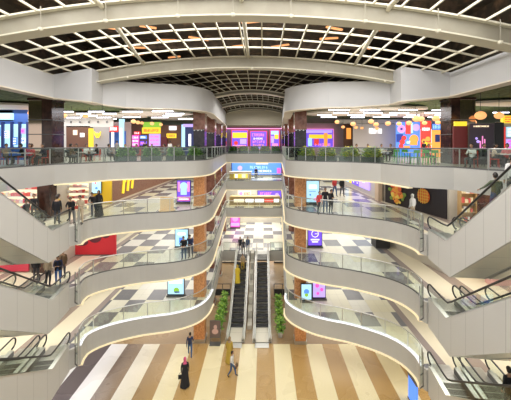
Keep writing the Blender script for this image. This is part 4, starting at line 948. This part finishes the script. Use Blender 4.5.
def body_mesh(kind):
    if kind in BODY: return BODY[kind]
    J = {k: Vector(v) for k, v in pose(kind).items()}; names = list(J); me = bpy.data.meshes.new('body_cage')
    me.from_pydata([tuple(J[k]) for k in names], [(names.index(a), names.index(b)) for a, b in FULLB], [])
    o = bpy.data.objects.new('body_cage', me); COL.objects.link(o)
    sk = o.modifiers.new('s', 'SKIN'); sk.use_smooth_shade = True
    for i, k in enumerate(names):
        r = RAD.get(k, RAD.get(k[:2])); me.skin_vertices[0].data[i].radius = r; me.skin_vertices[0].data[i].use_root = (k == 'pelvis')
    o.modifiers.new('u', 'SUBSURF').levels = 1
    bpy.context.view_layer.update()
    ev = o.evaluated_get(bpy.context.evaluated_depsgraph_get()); mm = bpy.data.meshes.new_from_object(ev)
    v = [tuple(p.co) for p in mm.vertices]; f = [tuple(p.vertices) for p in mm.polygons]
    bpy.data.objects.remove(o); bpy.data.meshes.remove(mm)
    mb = MB(); mb.v = v; mb.f = f
    part = {'chest-neck': 1, 'neck-head': 0}
    for fc in f:
        c = sum((Vector(v[i]) for i in fc), Vector()) / len(fc)
        best = min(FULLB, key=lambda b: segd(c, J[b[0]], J[b[1]])[0]); k = best[0][:2] + best[1][:2]; d, t = segd(c, J[best[0]], J[best[1]])
        mi = 1
        if best[1] == 'head' or (best[1] == 'neck' and t > .85): mi = 0
        elif k == 'wrha': mi = 0
        elif k in ('hpkn', 'knan', 'pehp') or (best[1] == 'spine' and t < .12): mi = 2
        elif k == 'anto': mi = 3
        mb.m.append(mi)
    # head
    h = J['head'] + Vector((0, -.012, .085)); tilt = .25 if kind in ('phone', 'lean') else 0
    rot = Matrix.Rotation(tilt, 3, 'X')
    def hp(x, y, z): return h + rot @ Vector((x, y, z))
    hv = []; n, m2 = 14, 10
    for i in range(m2 + 1):
        t = PI * i / m2; z = .122 * math.cos(t); rr_ = math.sin(t); wj = 1 if z > -.02 else 1 + (z + .02) * 3.2
        for k in range(n):
            a = 2 * PI * k / n; hv.append(hp(.076 * rr_ * wj * math.cos(a), (.096 if math.sin(a) > 0 else .09) * rr_ * (wj * .5 + .5) * math.sin(a) - (.012 if z < -.04 else 0), z))
    mb.add(hv, [(i * n + k, (i + 1) * n + k, (i + 1) * n + (k + 1) % n, i * n + (k + 1) % n) for i in range(m2) for k in range(n)], 0)
    mb.ell(hp(0, -.098, -.012), (.013, .022, .026), 8, 6, 0, rot)
    for s in (-1, 1):
        mb.ell(hp(s * .030, -.081, .018), (.014, .010, .008), 8, 6, 4, rot); mb.ell(hp(s * .077, .008, -.005), (.012, .022, .032), 8, 6, 0, rot)
    mb.ell(hp(0, -.090, -.055), (.024, .010, .008), 8, 6, 5, rot)
    # fingers
    for s, q in ((-1, 'r'), (1, 'l')):
        w, ha = J['wr' + q], J['ha' + q]; d = (ha - w).normalized(); side = d.cross(Vector((0, 0, 1)) if abs(d.z) < .8 else Vector((1, 0, 0))).normalized()
        if abs(d.z) >= .8: side = Vector((0, -1, 0)) - d * (-d.y); side.normalize()
        pn = d.cross(side).normalized()
        if (pn.z > 0 if abs(d.z) < .8 else pn.x * s > 0): pn = -pn
        for k, L in enumerate((.066, .076, .070, .054)):
            o0 = ha + d * .015 + side * (.026 - .0175 * k) ; p1 = o0 + d * L * .5 + pn * L * .12; p2 = o0 + d * L * .85 + pn * L * .45
            mb.tube([o0 - d * .03, o0, p1, p2], [.009, .0088, .008, .0065], 6, 0)
        o0 = w + d * .035 + side * .028; mb.tube([w + d * .03 + side * .01, o0, o0 + d * .028 + side * .028 + pn * .01, o0 + d * .055 + side * .034 + pn * .022], [.012, .0115, .010, .007], 6, 0)
    o = mb.build('body', [SKIN, CL['grey'], CL['navy'], CL['shoe'], EYEM, LIPM], None, True)
    # hair
    hm = MB(); hv = []; idx = []; n, m2 = 16, 9
    for i in range(m2 + 1):
        t = PI * .70 * i / m2
        for k in range(n):
            a = 2 * PI * k / n; fr = math.sin(a) < -.25; tt = min(t, PI * (.33 if math.sin(a) < -.5 else .42)) if fr else t
            hv.append(hp(.087 * math.sin(tt) * math.cos(a), .106 * math.sin(tt) * math.sin(a) + .004, .134 * math.cos(tt) + .002))
    hm.add(hv, [(i * n + k, (i + 1) * n + k, (i + 1) * n + (k + 1) % n, i * n + (k + 1) % n) for i in range(m2) for k in range(n)])
    hair = hm.build('hair', HAIRM, None, True)
    # headscarf: covers head and neck, open at the face
    sv = []; n, m2 = 18, 12
    for i in range(m2 + 1):
        t = i / m2
        for k in range(n):
            a = 2 * PI * k / n
            if t < .7: ph = PI * .78 * t / .7; r1, r2, z = .096 * math.sin(ph), .114 * math.sin(ph), .142 * math.cos(ph)
            else: u = (t - .7) / .3; r1, r2, z = .061 + .11 * u, .072 + .06 * u, -.11 - .13 * u
            y = r2 * math.sin(a) + .008
            if math.sin(a) < -.6 and -.09 < z < .07: y = max(y, -.062)
            sv.append(hp(r1 * math.cos(a), y, z))
    sm = MB(); sm.add(sv, [(i * n + k, (i + 1) * n + k, (i + 1) * n + (k + 1) % n, i * n + (k + 1) % n) for i in range(m2) for k in range(n)])
    scarf = sm.build('headscarf', CL['pink'], None, True)
    # long robe / skirt and open jacket
    rv = []; n = 20; zs = [(1.40, .15, .10), (1.30, .19, .13), (1.12, .165, .125), (.96, .19, .15), (.6, .22, .2), (.25, .26, .26), (.04, .29, .31)]
    for z, a_, b_ in zs:
        for k in range(n):
            a = 2 * PI * k / n; w = 1 + (.05 * math.sin(5 * a) if z < .9 else 0); rv.append((a_ * math.cos(a) * w, b_ * math.sin(a) * w + (.0 if z > .9 else 0), z))
    rb = MB(); rb.add(rv, [(i * n + k, (i + 1) * n + k, (i + 1) * n + (k + 1) % n, i * n + (k + 1) % n) for i in range(len(zs) - 1) for k in range(n)])
    robe = rb.build('robe', CL['black'], None, True)
    jv = []; jf = []; zs = [(1.42, .13, .085), (1.34, .20, .13), (1.15, .175, .13), (1.0, .18, .14), (.88, .19, .15)]; n = 22
    off = {'lean': -.08, 'sit': 0}.get(kind, 0); dz = -.46 if kind == 'sit' else 0
    for z, a_, b_ in zs:
        for k in range(n + 1):
            a = -PI / 2 + .28 + (2 * PI - .56) * k / n; yy = off * max(0, (z - 1.0) / .4)
            jv.append((a_ * math.cos(a), b_ * math.sin(a) + yy, z + dz))
    jb = MB(); jb.add(jv, [(i * (n + 1) + k, (i + 1) * (n + 1) + k, (i + 1) * (n + 1) + k + 1, i * (n + 1) + k + 1) for i in range(len(zs) - 1) for k in range(n)])
    jacket = jb.build('jacket', CL['black'], None, True)
    res = {}
    for k, ob in (('body', o), ('hair', hair), ('headscarf', scarf), ('robe', robe), ('jacket', jacket)):
        res[k] = ob.data; bpy.data.objects.remove(ob)
    BODY[kind] = res; return res
def person(x, y, z, face, kind, top, bottom, label, H=1.75, hair='black', robe=None, scarf=None, jacket=None, group=None, skin=None):
    """face: compass turn in degrees, 0 looks towards the viewer"""
    e = empty('person', (x, y, z), math.radians(face), label, 'person', group); e.scale = (H / 1.76,) * 3
    B = body_mesh(kind)
    def mk(nm, key, m=None):
        o = bpy.data.objects.new(nm, B[key]); COL.objects.link(o); o.parent = e
        if m:
            o.material_slots[0].link = 'OBJECT'; o.material_slots[0].material = m
        return o
    o = mk('body', 'body')
    for i, m in ((1, CL[top]), (2, CL[bottom])): o.material_slots[i].link = 'OBJECT'; o.material_slots[i].material = m
    if scarf: mk('headscarf', 'headscarf', CL[scarf])
    else: mk('hair', 'hair', HAIRM if hair == 'black' else CL[hair])
    if robe: mk('robe', 'robe', CL[robe])
    if jacket: mk('jacket', 'jacket', CL[jacket])
    return e
def at_floor(px, py, lv): return fl(px, py, lv)
def stand(px, py, lv, *a, **k):
    x, y = fl(px, py, lv); return person(x, y, LV[lv], *a, **k)
# ground floor
w1 = stand(185, 386, 0, 195, 'stand', 'black', 'black', 'woman in a long black robe and a pink headscarf walking on the striped ground floor', H=1.85, robe='black', scarf='pink')
stand(190, 357, 0, 190, 'walk', 'navy', 'denim', 'man in a navy shirt and jeans walking near the left column on the ground floor', H=1.8)
w2 = stand(232, 377, 0, 80, 'walk', 'white', 'denim', 'woman in a white top and blue jeans striding across the ground floor', H=1.75)
stand(229.5, 362, 0, 170, 'stand', 'mustard', 'mustard', 'person in a mustard robe behind the woman in jeans on the ground floor', H=1.8, robe='mustard', scarf='tan')
def handbag(x, y, z, label, m, rz=0):
    e = empty('handbag', (x, y, z), rz, label, 'bag')
    mb = MB(); mb.prism([(-.15, -.05), (.15, -.05), (.13, .05), (-.13, .05)], 0, .22); mb.box(-.152, .152, -.056, .056, .16, .225); mb.build('body', m, e)
    MB().tube([(-.1, 0, .2), (-.09, 0, .33), (0, 0, .39), (.09, 0, .33), (.1, 0, .2)], .012, 6).build('handle', m, e)
handbag(w1.location.x - .29, w1.location.y + .0, .48, 'black handbag held by the woman in the black robe', CL['black'], .3)
handbag(w2.location.x + .28, w2.location.y + .17, .50, 'brown handbag carried by the woman in jeans', CL['brown'], 1.2)
# on the left middle escalator: height of the treads
def on_escalator(px, Y, *a, **k):
    z = max(0, min(3.6, (Y - 26.3) * .577)); return person(at(px, Y), Y, z + .04, *a, **k)
on_escalator(237.5, 30.1, 0, 'stand', 'yellow', 'yellow', 'woman in a bright yellow robe riding the left middle escalator', H=1.7, robe='yellow', scarf='yellow')
on_escalator(242.8, 31.3, 0, 'stand', 'beige', 'mustard', 'person in a beige top just above the woman in yellow on the left middle escalator', H=1.7, jacket='tan')
stand(240.2, 252.5, 1, 10, 'stand', 'black', 'black', 'person in black at the head of the middle escalators, leftmost of three', H=1.75)
stand(243.4, 254.5, 1, -10, 'stand', 'dgrey', 'dgrey', 'person in dark grey at the head of the middle escalators, middle of three', H=1.7)
stand(247.8, 252.5, 1, -15, 'stand', 'grey', 'navy', 'person in grey at the head of the middle escalators, rightmost of three', H=1.8, jacket='denim')
# third level, left landing
stand(57, 224.6, 3, 200, 'stand', 'black', 'dgrey', 'man in a black jacket and grey trousers by the escalator, third level left', H=1.75, jacket='black')
stand(71.5, 224.0, 3, 10, 'lean', 'black', 'grey', 'person in black top and grey trousers leaning on the glass, third level left', H=1.7, jacket='black')
stand(80.5, 224.5, 3, 0, 'phone', 'beige', 'beige', 'person in beige clothes at the railing looking down, third level left', H=1.78)
stand(93.5, 217.0, 3, 0, 'lean', 'black', 'navy', 'person in black beside the robed one at the glass, third level left', H=1.7, robe=None, jacket='black')
stand(98.8, 216.5, 3, 8, 'stand', 'black', 'black', 'person in a long black robe at the glass, third level left', H=1.75, robe='black', scarf='black')
person(-12.75, 19.3, z3, 150, 'stand', 'mustard', 'brown', 'person in a mustard top in front of the brown pillar, third level left', H=1.75, jacket='brown')
person(at(26, 18.0), 18.0, z3, 90, 'stand', 'dgrey', 'dgrey', 'person in dark grey behind the left escalator, third level', H=1.65)
person(at(34, 19.4), 19.4, z3, 20, 'stand', 'black', 'dgrey', 'person in black before the maroon panel, third level left', H=1.75)
# second level, left landing
person(at(36, 19.0), 19.0, LV[2], 190, 'stand', 'black', 'dgrey', 'person in a black coat behind the escalator newels, second level left', H=1.75, jacket='black')
person(at(47, 18.3), 18.4, LV[2], 175, 'stand', 'beige', 'dgrey', 'person in a beige top seen from behind, second level left', H=1.8)
person(at(57, 18.6), 18.7, LV[2], 20, 'phone', 'navy', 'blue', 'person in navy with bright blue trousers on the second level landing, left', H=1.75, jacket='black')
person(at(63, 19.6), 19.6, LV[2], 0, 'stand', 'brown', 'dgrey', 'person in a brown jacket behind the one in navy, second level left', H=1.8, jacket='brown')
stand(183.8, 259.6, 2, 5, 'lean', 'black', 'denim', 'person in a black jacket at the curved glass, second level left', H=1.8, jacket='black')
stand(190.6, 258.2, 2, -8, 'lean', 'navy', 'navy', 'person in a navy shirt at the curved glass, second level left', H=1.85)
# third level right
stand(319.3, 214.3, 3, 20, 'stand', 'red', 'dgrey', 'person in a dark red top, leftmost of the three at the right glass, third level', H=1.6)
stand(325.3, 213.0, 3, -10, 'stand', 'black', 'denim', 'person in black with blue jeans, middle of the three at the right glass, third level', H=1.8)
stand(330.8, 214.2, 3, 30, 'phone', 'black', 'black', 'person dressed in black, rightmost of the three at the right glass, third level', H=1.75, jacket='black')
stand(334.6, 196.6, 3, 10, 'walk', 'red', 'denim', 'person in a bright red top walking on the tiles, third level right', H=1.8)
stand(342.0, 197.0, 3, 0, 'walk', 'black', 'dgrey', 'person in a dark jacket walking beside the one in red, third level right', H=1.8, jacket='black')
person(9.45, 19.6, z3, 200, 'stand', 'white', 'beige', 'woman in a white top and headscarf before the black food mural', H=1.7, scarf='white')
person(at(256, 41.9), 41.9, z3, 190, 'stand', 'black', 'black', 'person in black standing beside the yellow kiosk beyond the bridge', H=1.85)
# on the right escalator to the food court
def esc_floor(side, n, t, lat=.75):           # tread point t metres along
    (sx, sy), rz = ESC_L if side < 0 else ESC_R; d = edir(rz); o = Vector((math.cos(rz), math.sin(rz))) * side * lat; p = Vector((sx, sy)) + o + Vector((d.x, d.y)) * t
    return p.x, p.y, LV[n] + max(0, min(3.6, (t - 2) * (.64 if side < 0 else .71))) + .03, rz
x, y, z, rz = esc_floor(1, 3, 4.85, .5)
person(x, y, z, 180 + math.degrees(rz), 'reach', 'green', 'denim', 'man in an olive shirt holding the handrail of the top right escalator', H=1.72)
x, y, z, rz = esc_floor(1, 3, 5.85, .45)
person(x, y, z, 180 + math.degrees(rz), 'stand', 'white', 'dgrey', 'person in white just above the man in olive at the right picture edge', H=1.7)
person(14.7, 17.6, LV[2], 30, 'stand', 'yellow', 'brown', 'person in yellow by the pink counter, second level right edge', H=1.7)
x, y, z, rz = esc_floor(1, 1, 5.2)
person(x, y, z, 180, 'stand', 'black', 'black', 'person in black riding the lowest right escalator at the picture edge', H=1.7)
# ---- diners, tables and chairs of the food court
def chair_proto(m, name='dining_chair'):
    e = empty(name, (0, 0, 0), 0, 'x', 'chair', 'food court chairs')
    MB().box(-.21, .21, -.21, .21, .43, .47).build('seat', m, e)
    mb = MB(); mb.box(-.2, .2, .19, .23, .72, .90); mb.box(-.2, -.17, .19, .23, .47, .74); mb.box(.17, .2, .19, .23, .47, .74); mb.box(-.02, .02, .19, .23, .47, .74); mb.build('backrest', m, e)
    for sx in (-1, 1):
        for sy in (-1, 1): MB().tube([(sx * .18, sy * .18, .43), (sx * .2, sy * .2, 0)], .018, 6).build('leg', m, e)
    return e
GR = mat('chair_green', (.10, .42, .06), .4); RD = mat('chair_red', (.60, .06, .04), .4); WT = mat('chair_dark', (.05, .05, .06), .4)
CH = {}
def chair(x, y, rz, c, lab):
    m = {'green': GR, 'red': RD, 'dark': WT}[c]
    if c not in CH: CH[c] = chair_proto(m); CH[c].location = (x, y, Z4); CH[c].rotation_euler.z = rz; CH[c]['label'] = lab
    else: dup(CH[c], (x, y, Z4), rz, lab)
TB = [None]
def table(x, y, lab):
    if TB[0] is None:
        e = empty('dining_table', (x, y, Z4), 0, lab, 'table', 'food court tables'); TB[0] = e
        MB().tube([(0, 0, .71), (0, 0, .745)], .38, 24).build('tabletop', PALE, e); MB().tube([(0, 0, .03), (0, 0, .71)], .035, 8).build('pedestal', DSTEEL, e); MB().tube([(0, 0, 0), (0, 0, .03)], .24, 20).build('base', DSTEEL, e)
    else: dup(TB[0], (x, y, Z4), 0, lab)
SEATS = [  # picture column, distance, chair colour, diner (top colour or None), facing
    (6, 19.0, 'red', 'grey', 60), (22, 19.8, 'red', 'black', -60), (30, 18.6, 'red', 'red', 20), (44, 18.4, 'red', 'black', -30), (70, 19.7, 'dark', 'brown', 160), (77, 21.6, 'dark', 'black', -20), (71, 23.0, 'dark', None, 0),
    (86, 23.0, 'red', 'white', 70), (97, 24.2, 'red', 'black', -50), (108, 23.4, 'dark', 'grey', 120), (125, 24.8, 'dark', 'black', 30), (137, 25.0, 'red', 'black', -40), (152, 25.6, 'red', 'red', 10), (165, 25.2, 'dark', 'grey', -70), (178, 26.0, 'dark', 'green', 60),
    (356, 23.6, 'dark', 'black', 30), (368, 24.6, 'dark', 'black', -30), (381, 25.0, 'green', 'white', 20), (391, 23.0, 'green', 'dgrey', -50), (398, 21.2, 'green', None, 0), (406, 21.0, 'green', None, 0), (415.5, 18.9, 'green', None, 180), (424, 18.8, 'green', None, 180), (433, 18.7, 'green', None, 180), (428, 20.6, 'green', 'brown', 10),
    (472, 16.6, 'red', 'white', -60), (483, 17.4, 'dark', 'dgrey', 20), (494, 16.6, 'red', 'beige', 60), (507, 16.4, 'dark', 'red', -30)]
ORD = 'first second third fourth fifth sixth seventh eighth ninth tenth eleventh twelfth thirteenth fourteenth fifteenth sixteenth seventeenth eighteenth nineteenth twentieth'.split()
ORD += ['twenty-' + o for o in ORD[:9]]
for i, (px, Y, c, d, fc) in enumerate(SEATS):
    x = at(px, Y); side = 'left' if px < 255 else 'right'; k = i if side == 'left' else i - 15
    chair(x, Y, math.radians(fc), c, '%s food court chair, %s side, %s from the %s' % (c, side, ORD[k], 'picture edge' if side == 'left' else 'corridor'))
    a = math.radians(fc); tx, ty = x + math.sin(a) * .72, Y - math.cos(a) * .72
    if d and i % 2 == 0 or (px > 410 and px < 425): table(tx, ty, 'round white food court table, %s side, by the %s chair from the %s' % (side, ORD[k], 'picture edge' if side == 'left' else 'corridor'))
    if d: person(x, Y, Z4 - .03, fc, 'sit', d, 'dgrey', 'seated diner in %s on the %s chair from the %s, %s side' % ({'dgrey': 'dark grey', 'green': 'olive'}.get(d, d), ORD[k], 'picture edge' if side == 'left' else 'corridor', side), H=1.75)
# standing people of the food court
for px, Y, t, b_, fc, lab in ((39, 22.6, 'black', 'black', 160, 'standing person in black against the left pillar of the food court'), (54, 22.6, 'red', 'black', -20, 'standing person in red right of the left pillar of the food court'), (117, 28, 'grey', 'navy', 180, 'standing person in grey before the white and blue lit stall'),
                       (145, 30, 'black', 'dgrey', 180, 'standing person in black at the yellow signed stall'), (170, 31, 'white', 'dgrey', 170, 'standing person in white at the small orange signed stall'), (424, 29, 'black', 'dgrey', 180, 'standing person in black before the red panel of the right stalls')):
    person(at(px, Y), Y, Z4, fc, 'stand', t, b_, lab, H=1.6)
# ---- steel barrier frames at the ends of the curved railings
for n in (1, 2, 3):
    for sx, x, y, rz in ((-1, -10.98, 18.28, 0), (1, 8.50, 16.62, 0)):
        e = empty('barrier_frame', (x, y, LV[n]), rz, 'dark steel barrier frame between the glass and the escalator, %s level %s' % (LVL[n], 'left' if sx < 0 else 'right'), 'frame', 'barrier frames')
        mb = MB(); f = -.06 if sx < 0 else .06
        mb.bar((sx * .02, -.12, .3), (sx * .02, -.12, -.85), .04, .04); mb.bar((-.25 * sx, -.3, -.83), (.05 * sx, -.1, -.83), .04, .04); mb.bar((-.25 * sx, -.3, -.15), (.05 * sx, -.1, -.15), .04, .04)
        mb.build('frame', DSTEEL, e); MB().bar((-.25 * sx, -.3, .98), (-.25 * sx, -.3, -.85), .04, .04).build('post', STEEL, e); MB().bar((sx * .02, -.12, .98), (sx * .02, -.12, .3), .04, .04).build('post', STEEL, e)
        MB().bar((-.22 * sx, -.28, .1), (.0, -.13, .1), .012, 1.5).build('glass_panel', GLASS, e)

# ------------------------------------------------------------------ light, camera
def area(x, y, z, sx, sy, e, col=(1, .96, .90), name='downlight', rx=0):
    l = bpy.data.lights.new(name, 'AREA'); l.shape = 'RECTANGLE'; l.size = sx; l.size_y = sy; l.energy = e; l.color = col
    o = bpy.data.objects.new(name, l); COL.objects.link(o); o.location = (x, y, z); o.rotation_euler.x = rx; return o
for n in range(4):
    z = LV[n] + 3.05 if n < 4 else EYE + 2.9
    k = 1.0
    area(-8.8, 33, z, 7, 18, 560 * k); area(6.8, 33, z, 6, 18, 500 * k)
    area(-19, 17, z, 8, 6, 300 * k); area(17.5, 15, z, 8, 8, 300 * k)
    area(-1.2, 44.5, z, 7, 6, 500 * k)
    area(-13.4, 18.9, z + .08, 2.0, 2.2, 75); area(11.2, 18.2, z + .08, 3.0, 2.2, 95); area(-12.6, 23.2, z + .08, 2, 3, 60)
area(-15, 26, EYE + 2.55, 16, 9, 1000, (1, .96, .95)); area(12, 25.5, EYE + 2.55, 14, 9, 950, (1, .93, .84)); area(-15, 28, EYE + 1.9, 16, 8, 170, name='ceiling_fill', rx=PI); area(12.5, 26.5, EYE + 1.9, 14, 8, 150, name='ceiling_fill', rx=PI); area(-1.2, 47, EYE + 2.7, 10, 9, 500)  # the upward pair is unseen fill, added to brighten the food court ceiling
area(-1.15, 12, EYE + 5.9, 20, 14, 4100, (1, .98, .96), name='roof_light'); area(-1.15, 15, EYE + 6.0, 20, 16, 600, (1, .85, .7), name='void_fill', rx=PI); area(-1.15, 33, EYE + 4.0, 4, 12, 600, name='roof_light')  # the upward lamp is unseen fill, added to lift the dark plenum
w = bpy.data.worlds.new('World'); C.world = w; w.use_nodes = True
w.node_tree.nodes['Background'].inputs[0].default_value = (1, .985, .96, 1); w.node_tree.nodes['Background'].inputs[1].default_value = 1.0
cam = bpy.data.cameras.new('camera'); co = bpy.data.objects.new('camera', cam); COL.objects.link(co); C.camera = co
co.location = (0, 0, EYE); co.rotation_euler = (PI / 2, 0, 0)
cam.sensor_fit = 'HORIZONTAL'; cam.sensor_width = 36; cam.lens = 36 * FPX / 511
cam.shift_x = (255.5 - VX) / 511; cam.shift_y = (VY - 200) / 511; cam.clip_end = 300; cam.clip_start = .05
C.view_settings.view_transform = 'Standard'; C.view_settings.look = 'None'; C.view_settings.gamma = 1; C.view_settings.exposure = 0.08
